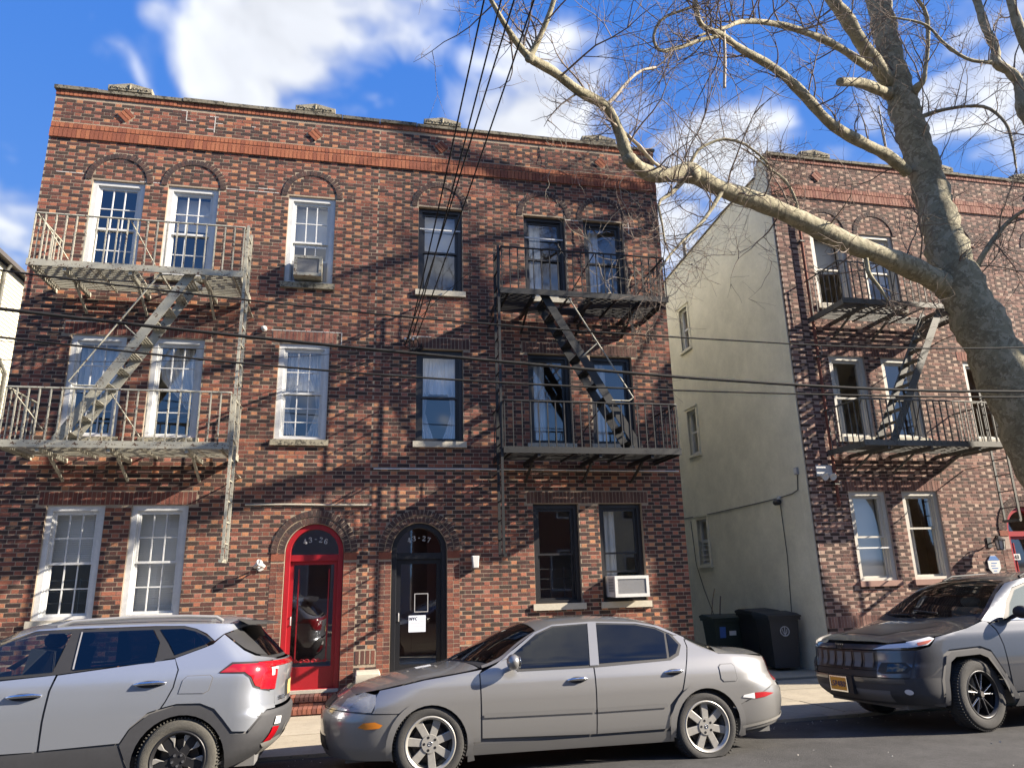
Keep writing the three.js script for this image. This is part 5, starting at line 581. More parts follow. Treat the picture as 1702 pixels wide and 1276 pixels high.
  C.flank('headlamp', [[6.00, 0.865], [6.20, 0.895], [6.30, 0.955], [6.26, 0.972], [6.02, 0.925]], CAR.whiteLens, { off: 0.009, step: 0.03, gap: 0 }); C.flank('turn_lamp', [[6.10, 0.885], [6.20, 0.907], [6.27, 0.945], [6.10, 0.915]], pmat(0.5, 0.12, 0.06, 0.2, { clearcoat: 1, side: THREE.DoubleSide }), { off: 0.014, step: 0.03, gap: 0 });
  // nose
  const zc = 0.78; C.front('bonnet_nose', [[-zc, 0.845], [zc, 0.845], [zc, 0.90], [0.5, 0.905], [-0.5, 0.905], [-zc, 0.90]], P, { step: 0.04 }); C.front('nose_panel', [[0.56, 0.56], [zc + 0.06, 0.56], [zc + 0.08, 0.84], [0.56, 0.84]], P, { step: 0.04, gap: 0 }); C.front('nose_panel', [[-0.56, 0.56], [-zc - 0.06, 0.56], [-zc - 0.08, 0.84], [-0.56, 0.84]], P, { step: 0.04, gap: 0 });
  for (const s of [-1, 1]) { C.front('headlamp', [[s * 0.52, 0.850], [s * 0.82, 0.868], [s * 0.90, 0.925], [s * 0.66, 0.898]], CAR.whiteLens, { off: 0.012, step: 0.03, gap: 0 }); C.front('fog_recess', [[s * 0.57, 0.62], [s * 0.62, 0.60], [s * 0.82, 0.61], [s * 0.85, 0.66], [s * 0.80, 0.72], [s * 0.60, 0.715]], CAR.trim, { off: 0.006, step: 0.03, gap: 0 }); C.front('fog_lens', [[s * 0.66, 0.62], [s * 0.80, 0.63], [s * 0.82, 0.67], [s * 0.77, 0.705], [s * 0.67, 0.70]], CAR.tint, { off: 0.012, step: 0.03, gap: 0 }); C.front('fog_lamp', arc(s * 0.80, 0.42, 0.028, 0, 360, 14), CAR.whiteLens, { off: 0.012, step: 0.03, gap: 0 }); }
  C.front('grille_panel', [[-0.56, 0.63], [0.56, 0.63], [0.57, 0.84], [-0.57, 0.84]], mat(0.012, 0.012, 0.014, 0.3, { side: THREE.DoubleSide }), { off: -0.004, step: 0.04 });
  for (let k = 0; k < 7; k++) { const z = (k - 3) * 0.152; C.front('grille_slot', [[z - 0.052, 0.66], [z + 0.052, 0.66], [z + 0.056, 0.815], [z - 0.056, 0.815]], CAR.inner, { off: 0.002, step: 0.04, gap: 0 }); for (const s of [-1, 1]) C.front('slot_rim', [[z + s * 0.052, 0.66], [z + s * 0.062, 0.655], [z + s * 0.066, 0.82], [z + s * 0.056, 0.815]], CAR.disc, { off: 0.012, step: 0.04, gap: 0 }); }
  C.front('bumper_face', [[-0.86, 0.27], [0.86, 0.27], [0.88, 0.555], [-0.88, 0.555]], DK, { step: 0.04 }); C.front('bumper_strip', [[-0.8, 0.50], [0.8, 0.50], [0.8, 0.555], [-0.8, 0.555]], P, { step: 0.04, off: 0.006 }); C.front('air_intake', [[-0.62, 0.30], [0.62, 0.30], [0.66, 0.43], [-0.66, 0.43]], CAR.inner, { step: 0.04, off: 0.004 }); C.front('bumper_gap', [[-0.8, 0.557], [0.8, 0.557], [0.8, 0.632], [-0.8, 0.632]], CAR.trim, { step: 0.04, off: -0.012 });
  const np = sub('number_plate', C.t, [C.fr(0, 0.45).x - 0.03, 0.46, -0.0]); np.rotation.y = -Math.PI / 2; np.rotation.z = 0; obj('plate', boxGeo(-0.152, -0.076, 0, 0.152, 0.076, 0.006), mat(0.62, 0.30, 0.03, 0.5), np); const fr = new G(); fr.box(-0.16, 0.07, -0.002, 0.16, 0.085, 0.012); fr.box(-0.16, -0.085, -0.002, 0.16, -0.07, 0.012); fr.box(-0.16, -0.07, -0.002, -0.148, 0.07, 0.012); fr.box(0.148, -0.07, -0.002, 0.16, 0.07, 0.012); obj('plate_frame', fr.geo(), CAR.chrome, np); const pt = obj('plate_digits', text('LSP4801', 0.062, 0.003), mat(0.03, 0.03, 0.10, 0.5), np); pt.position.z = 0.007; obj('plate_bracket', boxGeo(-0.2, -0.1, -0.05, 0.24, 0.1, -0.003), CAR.trim, np);
  const bg = obj('badge', text('Jeep', 0.05, 0.006), CAR.trim, C.t); { const p = C.fr(0, 0.88); bg.position.set(p.x - 0.012, p.y, 0); bg.rotation.set(0, -Math.PI / 2, 0); }
  C.over('bonnet', [[5.93, -0.86], [6.32, -0.985], [7.0, -0.985], [6.85, -0.5], [6.8, 0], [6.85, 0.5], [7.0, 0.985], [6.32, 0.985], [5.93, 0.86], [5.83, 0.4], [5.81, 0], [5.83, -0.4]], P, { step: 0.05 }); C.over('bonnet_panel', [[6.05, -0.45], [6.7, -0.62], [6.7, 0.62], [6.05, 0.45]], mat(0.02, 0.02, 0.022, 0.35, { side: THREE.DoubleSide }), { off: 0.004 });
  C.over('scuttle', [[6.80, 0], [6.85, -0.5], [7.0, -0.98], [7.12, -0.95], [6.95, -0.5], [6.9, 0], [6.95, 0.5], [7.12, 0.95], [7.0, 0.98], [6.85, 0.5]], CAR.trim, { off: -0.003 }); C.over('windscreen', [[6.90, 0], [6.95, -0.5], [7.10, -0.93], [7.68, -0.93], [7.72, 0], [7.68, 0.93], [7.10, 0.93], [6.95, 0.5]], CAR.glass, { step: 0.05 }); for (const s of [-1, 1]) C.over('screen_pillar', [[7.0, s * 0.93], [7.0, s], [7.8, s], [7.75, s * 0.93]], P, { gap: 0 });
  C.over('roof', [[7.70, -0.999], [7.74, 0], [7.70, 0.999], [9.85, 0.999], [9.9, 0], [9.85, -0.999]], P); for (const s of [1, -1]) { const g = new G(); g.tube([[7.95, 1.60], [8.1, 1.655], [8.6, 1.675], [9.3, 1.65], [9.45, 1.59]].map(([x, y]) => V(x - C.x0, y, s * 0.60)), 0.018, 8); obj('roof_rail', g.geo(), CAR.trim, C.t); }
  C.rear('tailgate', [[-0.8, 0.3], [0.8, 0.3], [0.75, 1.1], [-0.75, 1.1]], P, { step: 0.08 });
  const wp = new G(); wp.tube([[6.98, 0.3], [7.03, -0.2]].map(([x, q]) => C.top(x, q).add(V(0, 0.02, 0))), 0.010, 6); wp.tube([[6.95, -0.2], [7.02, -0.75]].map(([x, q]) => C.top(x, q).add(V(0, 0.02, 0))), 0.010, 6); obj('wiper', wp.geo(), CAR.trim, C.t);
  underpinnings(C, [6.0, 10.1, cx, R], 0.80, 0.66, 0.22); handle(C, 8.02, 8.2, 0.92, P); mirror(C, 7.44, 1.15, 1, 0.14, CAR.trim); mirror(C, 7.44, 1.15, -1, 0.14, CAR.trim); seats(C, [7.75, 8.7], 0.62, CAR.seatTan); steer(C, 7.52, 1.05, 0.38); obj('dashboard', boxGeo(6.9 - C.x0, 0.75, -0.75, 7.4 - C.x0, 1.06, 0.75), CAR.seatTan, C.t);
  for (const s of [1, -1]) { wheel(C.t, cx - C.x0, 0.36, s * 0.80, s, 0.365, 0.245, 0.225, 'twin', 0.2, CAR.tyre, 0, s > 0 ? 0.16 : 0.16); wheel(C.t, R - C.x0, 0.36, s * 0.80, s, 0.365, 0.245, 0.225, 'twin', 0.6, CAR.tyre); }
}

// ---------------------------------------------------------------- street trees: [x, y, z, radius] along every trunk and limb
const TREE1 = {
  trunk: [[13.74,-0.26,1.90,0.541], [12.82,0.95,1.90,0.521], [11.98,4.01,1.90,0.504], [11.43,5.85,1.85,0.452], [11.08,7.07,1.80,0.393], [11.06,8.13,1.70,0.344], [11.13,9.16,1.55,0.324], [10.99,10.26,1.55,0.299], [10.87,11.11,1.55,0.284], [10.80,12.30,1.55,0.244], [10.78,13.22,1.55,0.248], [10.79,14.67,1.55,0.228], [10.80,17.44,1.55,0.196], [11.14,21.37,1.55,0.149]],
  limbA: [[10.83,6.86,1.80,0.229], [10.18,7.06,1.90,0.204], [9.39,7.18,2.10,0.182], [8.23,7.33,2.35,0.171], [7.26,7.52,2.60,0.160], [6.29,7.61,2.90,0.144], [5.38,7.62,3.20,0.129], [4.80,7.66,3.45,0.148], [4.37,7.47,3.60,0.108], [4.02,7.41,3.70,0.106], [3.64,7.50,3.90,0.095], [3.48,7.83,4.00,0.073], [3.27,8.09,4.15,0.068], [2.75,8.13,4.40,0.066], [2.35,8.22,4.60,0.060], [1.98,8.22,4.80,0.058], [1.80,8.32,4.90,0.039], [1.57,8.45,5.10,0.034], [1.27,8.80,5.30,0.026]],
  limbB: [[1.98,8.22,4.80,0.047], [2.12,8.53,4.85,0.039], [2.22,8.78,4.95,0.035], [2.34,9.19,5.10,0.027], [2.55,9.80,5.30,0.016]],
  limbC: [[10.66,9.45,1.55,0.122], [10.02,9.60,1.80,0.107], [9.30,9.56,2.10,0.104], [8.25,9.62,2.50,0.094], [7.48,9.99,2.80,0.086], [6.91,10.19,3.00,0.074], [6.05,10.25,3.30,0.061], [5.62,10.27,3.50,0.050], [5.14,10.23,3.70,0.044], [5.02,10.59,3.80,0.039], [4.93,11.20,4.00,0.024]],
  limbD: [[5.62,10.27,3.50,0.040], [5.17,10.02,3.60,0.034], [4.73,9.73,3.70,0.033], [4.31,9.53,3.80,0.028], [4.19,9.65,3.90,0.023], [4.31,9.92,4.00,0.023], [4.78,10.13,4.10,0.019]],
  limbE: [[9.93,11.59,1.85,0.080], [8.97,11.65,2.20,0.071], [8.30,11.64,2.40,0.064], [7.34,11.47,2.70,0.056], [6.40,11.12,3.00,0.043], [5.81,10.62,3.30,0.031], [5.18,10.18,3.50,0.020]],
  limbF: [[10.63,11.55,1.55,0.165], [10.45,11.61,1.65,0.157], [9.80,12.13,1.90,0.136], [9.35,12.52,2.10,0.134], [9.03,12.78,2.20,0.121], [8.39,13.51,2.40,0.096], [7.68,14.53,2.70,0.053]],
  stub: [[10.58,11.28,1.55,0.126], [10.26,11.19,1.70,0.105], [9.54,11.05,2.00,0.096], [8.78,10.74,2.30,0.081]],
  limbG: [[10.99,10.83,1.55,0.113], [11.04,11.13,1.65,0.094], [11.01,11.26,1.80,0.093], [11.07,11.34,1.95,0.056], [11.15,11.64,2.00,0.043], [11.24,12.19,2.10,0.037], [11.23,12.88,2.20,0.038], [10.90,13.17,2.30,0.031]],
  limbH: [[11.09,10.73,1.55,0.050], [11.65,10.86,1.80,0.037], [12.15,10.70,2.20,0.031], [12.23,10.13,2.50,0.030], [12.16,9.61,2.60,0.023], [11.99,8.95,2.70,0.017]],
  limbI: [[11.30,6.96,1.80,0.092], [11.46,7.17,1.85,0.064], [11.67,7.49,1.90,0.052], [12.08,7.99,2.00,0.047], [12.28,8.20,2.10,0.041], [12.59,8.41,2.30,0.035], [12.94,8.47,2.60,0.023]],
  drop1: [[4.70,7.51,3.45,0.041], [4.44,7.23,3.50,0.032], [4.21,7.03,3.55,0.022], [4.21,6.68,3.60,0.018], [4.23,6.36,3.60,0.013]],
  drop2: [[5.47,7.54,3.20,0.043], [5.22,7.17,3.25,0.033], [4.99,6.88,3.30,0.028], [4.67,6.57,3.40,0.023], [4.30,6.17,3.50,0.018], [4.15,5.95,3.50,0.013]],
  up1: [[4.69,7.69,3.45,0.042], [4.81,7.79,3.50,0.028], [4.96,8.03,3.50,0.023], [5.18,8.18,3.50,0.023], [5.45,8.29,3.50,0.024], [5.81,8.23,3.50,0.019], [6.21,8.02,3.40,0.014]],
  up2: [[4.48,7.55,3.55,0.032], [4.14,7.58,3.70,0.027], [3.79,7.74,3.90,0.026], [3.36,7.89,4.10,0.021]],
  up3: [[3.15,8.02,4.20,0.034], [3.37,8.27,4.20,0.026], [3.55,8.51,4.20,0.022], [3.84,8.84,4.10,0.022], [4.13,9.02,4.00,0.018]],
  hang: [[5.66,10.37,3.50,0.030], [5.63,9.90,3.50,0.025], [5.55,9.25,3.50,0.024]],
  dropN: [[8.70,7.04,2.30,0.043], [8.71,6.75,2.30,0.037], [8.92,6.52,2.25,0.032], [9.09,6.30,2.20,0.021]],
  upN: [[7.24,7.44,2.60,0.041], [7.22,7.92,2.60,0.026], [7.07,8.26,2.60,0.026], [6.77,8.43,2.65,0.021], [6.48,8.60,2.70,0.016]],
};
const TREE2 = {
  t2trunk: [[18.91,-0.55,3.20,0.480], [17.74,1.94,3.20,0.470], [16.57,5.17,3.20,0.439], [14.57,7.64,3.24,0.334], [12.85,8.94,3.27,0.222], [11.98,9.38,3.31,0.154], [11.68,9.77,3.34,0.121], [11.73,10.29,3.34,0.100], [11.56,10.55,3.34,0.084], [11.31,10.70,3.34,0.084], [11.36,11.03,3.34,0.079], [11.26,11.44,3.34,0.074], [11.20,12.09,3.34,0.069], [11.08,12.88,3.38,0.052]],
  t2b: [[16.57,5.17,3.20,0.274], [15.88,9.41,3.27,0.246], [15.41,12.82,3.34,0.198], [15.09,15.79,3.45,0.129], [14.49,18.05,3.56,0.066]],
  t2c: [[12.85,8.94,3.27,0.133], [11.87,11.25,3.49,0.090], [11.54,12.71,3.63,0.051], [10.84,13.84,3.78,0.029]],
  t2d: [[11.31,10.70,3.34,0.045], [10.67,10.69,3.34,0.028], [10.23,10.96,3.34,0.028], [9.91,11.31,3.34,0.022], [9.16,11.37,3.34,0.016]],
};
const KNOTS = [7, 10, 15].map((i) => TREE1.limbA[i]).map(([x, y, z, q]) => [x, y - q * 0.3, z + q * 0.2, q * 1.12]);
function growTree(label, data, trunkKey, seed, cfg) {
  const b0 = data[trunkKey][0], root = thing('plane_tree', label, 'tree', [0, 0, 0], 'bare street trees'), r = rng(seed); rebase.push([root, b0[0], -0.15, b0[2]]);
  const tw = new G(), fine = new G(), seeds = [];
  const smooth = (pts) => { const c = new THREE.CatmullRomCurve3(pts.map((p) => V(p[0], p[1], p[2])), false, 'centripetal'), n = Math.max(8, Math.round(c.getLength() / 0.16)), P = [], Rr = []; for (let i = 0; i <= n; i++) { const t = i / n; P.push(c.getPoint(t)); const k = t * (pts.length - 1), a = Math.min(pts.length - 2, Math.floor(k)); Rr.push(lerp(pts[a][3], pts[a + 1][3], k - a)); } return [P, Rr]; };
  const twig = (p, d, len, rad, lev) => {
    const n = lev === 0 ? 7 : lev === 1 ? 5 : 3, pts = [p.clone()], q = p.clone(), dir = d.clone().normalize(), st = len / n; for (let i = 0; i < n; i++) { dir.x += (r() - 0.5) * 0.55; dir.y += (r() - 0.5) * 0.5 + (lev < 2 ? 0.07 : 0.02); dir.z += (r() - 0.5) * 0.55; dir.normalize(); q.addScaledVector(dir, st); pts.push(q.clone()); }
    (lev < 2 ? tw : fine).tube(pts, (t) => Math.max(0.0022, rad * (1 - 0.75 * t)), lev === 0 ? 5 : 3, false);
    if (lev < cfg.depth) { const m = lev === 0 ? cfg.k1 : cfg.k2; for (let i = 0; i < m; i++) { const k = 1 + Math.floor(r() * n), o = pts[k], dd = V().subVectors(pts[k], pts[k - 1]).normalize(); const side = V(r() - 0.5, r() - 0.45, r() - 0.5).normalize(); twig(o, dd.multiplyScalar(0.55).add(side), len * (0.32 + 0.35 * r()), rad * 0.5, lev + 1); } }
    else if (r() < 0.012) seeds.push(q.clone());
  };
  for (const k in data) {
    const [P, Rr] = smooth(data[k]), isT = k === trunkKey, big = data[k][0][3] > 0.05;
    const g = new G(), bumps = [...Array(6)].map(() => [r() * 6.3, 1 + Math.floor(r() * 3)]); g.tube(P, Rr.map((q, i) => q * (1 + 0.07 * Math.sin(i * 0.9 + bumps[0][0]) + 0.05 * Math.sin(i * 2.3 + bumps[1][0]))), big ? 16 : 7);
    obj(isT ? 'trunk' : 'limb', g.geo(), big ? MT.bark : (data[k][0][3] > 0.035 ? MT.bark : MT.twigPale), root);
    if (k === 'stub' || k === 'hang') continue;
    let acc = r() * 0.2; for (let i = 1; i < P.length; i++) {
      if (P[i].y < cfg.minY) continue; acc += P[i].distanceTo(P[i - 1]); const gap = isT ? cfg.gapT : cfg.gap * (Rr[i] > 0.09 ? 2.0 : Rr[i] > 0.05 ? 1.25 : 0.75);
      while (acc > gap) { acc -= gap; const d = V().subVectors(P[i], P[i - 1]).normalize(), sd = V(r() - 0.5, r() - 0.38, r() - 0.5).normalize(); sd.addScaledVector(d, -0.4 * sd.dot(d)); const len = 0.55 + 1.0 * r() * (Rr[i] > 0.03 ? 1.2 : 0.8); twig(P[i].clone().addScaledVector(sd, Rr[i] * 0.8), sd.addScaledVector(d, 0.45), len, Math.min(0.016, Math.max(0.006, Rr[i] * 0.34)), 0); }
    }
    const e = P[P.length - 1]; for (let i = 0; i < 4; i++) twig(e, V().subVectors(e, P[P.length - 3]).normalize().add(V(r() - 0.5, r() - 0.5, r() - 0.5)), 0.6 + 0.6 * r(), 0.008, 0);
  }
  for (const [x, y, z, q] of cfg.knots || []) { const o = obj('knot', new G().add(new THREE.SphereGeometry(1, 12, 8), M4(x, y, z, r() * 3, r() * 3, 0, [q * 1.25, q * 0.9, q])).geo(), MT.bark, root); }
  obj('branchlets', tw.geo(), MT.twig, root, null, 'stuff'); obj('twigs', fine.geo(), MT.twig, root, null, 'stuff');
  for (const s of seeds.slice(0, 60)) { const o = obj('seed_ball', new THREE.IcosahedronGeometry(0.014, 0), MT.twig, root); o.position.copy(s); }
}
growTree('big pale barked plane tree leaning over the street by the pinkish house', TREE1, 'trunk', 611, { depth: 2, k1: 6, k2: 3, gap: 0.22, gapT: 0.5, minY: 6.0, knots: KNOTS });
growTree('bare tree beyond the pale barked plane tree, reaching in over the pinkish parapet', TREE2, 't2trunk', 622, { depth: 2, k1: 5, k2: 3, gap: 0.30, gapT: 0.5, minY: 7.5 });
{ // dead vine on the end of the black fire escape
  const r = rng(77), g = new G(), root = thing('dead_vine', 'dry leafless vine on the brick corner by the black fire escape', 'vine', [5.3, 6.3, 0.1]);
  const run = (p, d, len, rad, lev) => { const pts = [p.clone()], q = p.clone(), dir = d.clone().normalize(), n = Math.max(4, Math.round(len / 0.09)); for (let i = 0; i < n; i++) { dir.add(V((r() - 0.5) * 0.9, (r() - 0.5) * 0.8, (r() - 0.5) * 0.25)).normalize(); q.addScaledVector(dir, len / n); q.z = Math.max(-0.07, Math.min(1.1, q.z)); pts.push(q.clone()); } g.tube(pts, (t) => rad * (1 - 0.6 * t), 4, false); if (lev < 2) for (let i = 0; i < (lev ? 3 : 6); i++) run(pts[1 + Math.floor(r() * (n - 1))], V(r() - 0.5, r() - 0.5, (r() - 0.4) * 0.4), len * (0.3 + 0.3 * r()), rad * 0.6, lev + 1); };
  for (let i = 0; i < 4; i++) run(V(-0.1 - 0.5 * r(), 0.2 + 0.5 * r(), -0.02), V((r() - 0.6) * 0.6, 1, 0.05), 2.0 + 1.4 * r(), 0.010, 0); for (let i = 0; i < 3; i++) run(V(-0.8 * r(), 3.4, 0.0), V(-1, -0.1 + (r() - 0.5) * 0.5, 0), 1.6, 0.008, 0); for (let i = 0; i < 4; i++) run(V(-0.2 - 0.3 * r(), 0.25, 0.7), V(-0.25, -1, -0.1), 0.6, 0.008, 1);
  obj('stems', g.geo(), MT.twigPale, root, null, 'stuff');
}

// ---------------------------------------------------------------- overhead wires
{
  const wire = (pts, rad, label) => { const c = new THREE.CatmullRomCurve3(pts.map((p) => V(...p))); tag(obj('overhead_wire', new G().tube(c.getPoints(48), rad, 6).geo(), MT.wire, scene), label, 'wire', 'wires over the street'); };
  wire([[-16, 7.0, 3.2], [-9, 6.0, 3.2], [-4.39, 5.50, 3.2], [-1.36, 5.27, 3.2], [1.24, 5.13, 3.2], [5.1, 5.05, 3.2], [9, 5.08, 3.2], [20, 5.9, 3.2]], 0.012, 'black overhead wire strung along the row, topmost of the level wires');
  wire([[-16, 6.3, 3.2], [-9, 5.45, 3.2], [-4.32, 5.0, 3.2], [-1.33, 4.77, 3.2], [1.82, 4.58, 3.2], [5.03, 4.43, 3.2], [9.28, 4.38, 3.2], [20, 4.9, 3.2]], 0.022, 'thick black cable strung along the row between two thinner wires');
  wire([[-16, 5.9, 3.2], [-9, 5.05, 3.2], [-4.26, 4.64, 3.2], [-1.31, 4.41, 3.2], [1.81, 4.28, 3.2], [5.02, 4.25, 3.2], [10.43, 4.32, 3.2], [20, 4.8, 3.2]], 0.014, 'black overhead wire strung along the row, lowest of the level wires');
  const D = [[1.17, 7.86], [1.36, 7.89], [1.51, 7.92], [1.74, 7.96]], E = [[0.78, 5.93], [0.86, 6.0], [0.72, 5.80], [0.92, 5.95]];
  D.forEach(([x, y], i) => { const [ex, ey] = E[i], p = [[ex, ey, 0.04], [lerp(ex, x, 0.25), lerp(ey, y, 0.25) - 0.06, 1.5], [lerp(ex, x, 0.6), lerp(ey, y, 0.6) - 0.06, 3.6], [x, y, 6], [lerp(ex, x, 1.6), lerp(ey, y, 1.65), 9.6], [lerp(ex, x, 2.2), lerp(ey, y, 2.4), 13.2]]; wire(p, 0.0105, ['black service wire dropping to the wall above the dark framed window', 'black service wire dropping to the wall above the dark framed window', 'black service wire dropping to the wall above the dark framed window', 'black service wire dropping to the wall above the dark framed window'][i]); });
  const bx = thing('service_knob', 'cluster of porcelain knobs and loops where the service wires meet the wall', 'bracket', [0.82, 5.8, 0]); for (let k = 0; k < 4; k++) obj('insulator', new THREE.CylinderGeometry(0.022, 0.026, 0.07, 10).rotateX(Math.PI / 2).translate(-0.1 + k * 0.07, 0.12 + 0.04 * (k % 2), 0.035), MT.white, bx); const lp = new G(); for (let k = 0; k < 4; k++) lp.tube([V(-0.1 + k * 0.07, 0.12, 0.05), V(-0.12 + k * 0.09, -0.02, 0.10), V(0.0, -0.10 - k * 0.03, 0.07), V(0.16 + k * 0.02, -0.06, 0.05), V(0.2, 0.05, 0.02)], 0.008, 5); obj('drip_loop', lp.geo(), MT.wire, bx);
  const thin = (pts, label) => tag(obj('overhead_wire', new G().tube(new THREE.CatmullRomCurve3(pts.map((p) => V(...p))).getPoints(30), 0.005, 5).geo(), MT.wire, scene), label, 'wire', 'wires over the street');
  thin([[0.74, 5.82, 0.05], [-1.5, 5.35, 0.9], [-4.6, 4.9, 2.2], [-9, 4.9, 3.2]], 'thin slack wire from the service knobs towards the cream house'); thin([[0.74, 5.75, 0.05], [-1.5, 5.2, 0.9], [-4.6, 4.65, 2.2], [-9, 4.6, 3.2]], 'lower thin slack wire from the service knobs towards the cream house');
  thin([[2.3, 7.3, 1.05], [1.6, 6.75, 0.9], [0.95, 6.25, 0.2], [0.8, 6.0, 0.05]], 'slack cable from the black fire escape rail to the service knobs');
}

// ---------------------------------------------------------------- fittings on the house fronts
const along = (pts) => pts.map((p) => V(...p));
{ // air conditioners
  const ac = (name, label, x0, x1, y0, y1, z0, z1, M, grille) => {
    const t = thing(name, label, 'air conditioner', [(x0 + x1) / 2, y0, 0]); const cx = (x0 + x1) / 2, w = (x1 - x0) / 2, h = y1 - y0;
    obj('case', ext(shp([[-w, 0], [w, 0], [w, h], [-w, h]]), z1 - z0, z0, 2, 0.006), M, t);
    const f = new G(); f.box(-w, 0, z1 + 0.001, -w + 0.05, h, z1 + 0.022); f.box(w - 0.05, 0, z1 + 0.001, w, h, z1 + 0.022); f.box(-w + 0.05, h - 0.05, z1 + 0.001, w - 0.05, h, z1 + 0.022); f.box(-w + 0.05, 0, z1 + 0.001, w - 0.05, 0.055, z1 + 0.022); obj('bezel', f.geo(), M, t);
    const g = new G(); for (let y = 0.06; y < h - 0.055; y += 0.014) g.box(-w + 0.05, y, z1 + 0.001, w - 0.05, y + 0.006, z1 + 0.010); obj('grille', g.geo(), grille, t);
    const v = new G(); for (let k = 0; k < 9; k++) v.box(-w - 0.003, 0.09 + k * 0.026, z0 + (z1 - z0) * 0.55, -w + 0.002, 0.10 + k * 0.026, z1 - 0.05); obj('side_vent', v.geo(), MT.blackPlastic, t); return t; };
  const a = houseA.wins['3-2'], b = houseB.wins['1-0'];
  ac('window_air_conditioner', 'weathered grey air conditioner in the third floor white window', -1.27, -0.79, 6.965, 7.345, -0.30, 0.20, MT.ironLight, MT.grey);
  ac('window_air_conditioner', 'white air conditioner in the dark framed ground floor window', b.x0 + 0.09, b.x1 - 0.12, 1.34, 1.69, -0.30, 0.36, MT.white, MT.grey);
  const p = new G(); p.box(a.ix0, a.iy0, -0.14, -1.275, a.iy0 + 0.42, -0.12); p.box(-0.785, a.iy0, -0.14, a.ix1, a.iy0 + 0.42, -0.12); obj('filler_panel', p.geo(), MT.grey, a.w);
  const p2 = new G(); p2.box(b.ix0, b.iy0, -0.19, b.x0 + 0.085, b.iy0 + 0.44, -0.17); p2.box(b.x1 - 0.115, b.iy0, -0.19, b.ix1, b.iy0 + 0.44, -0.17); obj('filler_panel', p2.geo(), MT.blackPlastic, b.w);
}
{ // small wall fittings
  const fl = thing('floodlight', 'twin white floodlight on the brick beside the red door', 'lamp', [-1.52, 1.96, 0]); obj('back_plate', new THREE.CylinderGeometry(0.055, 0.055, 0.03, 16).rotateX(Math.PI / 2).translate(0, 0, 0.02), MT.white, fl);
  for (const s of [-1, 1]) { const g = new G(); g.tube(along([[s * 0.02, 0, 0.03], [s * 0.05, 0.02, 0.10], [s * 0.07, 0.0, 0.15]]), 0.012, 6); g.add(new THREE.LatheGeometry([[0.0, 0], [0.03, 0.0], [0.034, 0.06], [0.06, 0.13], [0.055, 0.135], [0, 0.12]].map(([x, y]) => new THREE.Vector2(x, y)), 14), M4(s * 0.07, 0.01, 0.14, 0.9, 0, s * 0.7)); obj('lamp_head', g.geo(), MT.white, fl); }
  const dm = thing('dome_camera', 'small white dome camera on the brick above the narrow window', 'camera', [-1.72, 6.0, 0]); obj('base', new THREE.CylinderGeometry(0.05, 0.05, 0.04, 16).rotateX(Math.PI / 2).translate(0, 0, 0.02), MT.white, dm); obj('dome', new THREE.SphereGeometry(0.04, 12, 8).translate(0, 0, 0.045), MT.white, dm);
  const wl = thing('wall_light', 'small white wedge wall light beside the black door', 'lamp', [1.96, 1.88, 0]); obj('shade', ext(shp([[-0.045, 0], [0.045, 0], [0.062, 0.2], [-0.062, 0.2]]), 0.11, 0.01, 2, 0.012), MT.white, wl); obj('back_plate', boxGeo(-0.04, 0.02, 0.002, 0.04, 0.18, 0.012), MT.grey, wl);
  const n2 = thing('floodlight', 'white twin floodlight with motion sensor on the pinkish brick corner', 'lamp', [8.92, 3.45, 0]); const pl = new G(); pl.box(-0.17, 0.02, 0.003, 0.17, 0.24, 0.03); obj('back_plate', pl.geo(), MT.white, n2); for (const s of [-1, 1]) { const g = new G(); g.add(new THREE.LatheGeometry([[0.0, 0], [0.035, 0.0], [0.042, 0.06], [0.075, 0.14], [0.065, 0.14], [0, 0.12]].map(([x, y]) => new THREE.Vector2(x, y)), 16), M4(s * 0.085 - 0.03, 0.03, 0.07, 1.9, 0, 0)); obj('lamp_head', g.geo(), MT.white, n2); }
  const ln = thing('lantern', 'black lantern with white panes beside the red arched entry', 'lamp', [12.46, 2.05, 0.0]); obj('wall_arm', new G().tube(along([[0, 0.08, 0], [0, 0.1, 0.1], [0, 0.22, 0.2], [0, 0.2, 0.26]]), 0.014, 6).geo(), MT.blackPlastic, ln); obj('wall_arm', new G().box(-0.05, 0, 0, 0.05, 0.2, 0.02).geo(), MT.blackPlastic, ln);
  { const g = new G(), cz = 0.26; obj('pane', new THREE.CylinderGeometry(0.085, 0.065, 0.17, 6).translate(0, 0.05, cz), MT.white, ln); g.add(new THREE.ConeGeometry(0.12, 0.08, 6), M4(0, 0.18, cz)); g.add(new THREE.CylinderGeometry(0.07, 0.075, 0.02, 6), M4(0, -0.045, cz)); for (let k = 0; k < 6; k++) { const a = k / 6 * Math.PI * 2; g.bar(V(Math.sin(a) * 0.068, -0.04, cz + Math.cos(a) * 0.068), V(Math.sin(a) * 0.09, 0.14, cz + Math.cos(a) * 0.09), 0.012, 0.012); } obj('cage', g.geo(), MT.blackPlastic, ln); }
  // alarm sign
  const oct = [...Array(8)].map((_, i) => { const a = (i + 0.5) / 8 * Math.PI * 2; return [Math.cos(a) * 0.155, Math.sin(a) * 0.19]; });
  const sg = thing('alarm_sign', 'octagonal white and blue alarm sign on the pinkish brick wall', 'sign', [12.47, 1.72, 0]); obj('board', ext(shp(oct), 0.012, 0.012), MT.white, sg); const hd = oct.filter(([, y]) => y > 0.02).map(([x, y]) => [x * 0.92, y * 0.92]); obj('blue_header', ext(shp([[-0.13, 0.085], [0.13, 0.085], [0.062, 0.168], [-0.062, 0.168]]), 0.003, 0.025), mat(0.05, 0.14, 0.36, 0.5), sg);
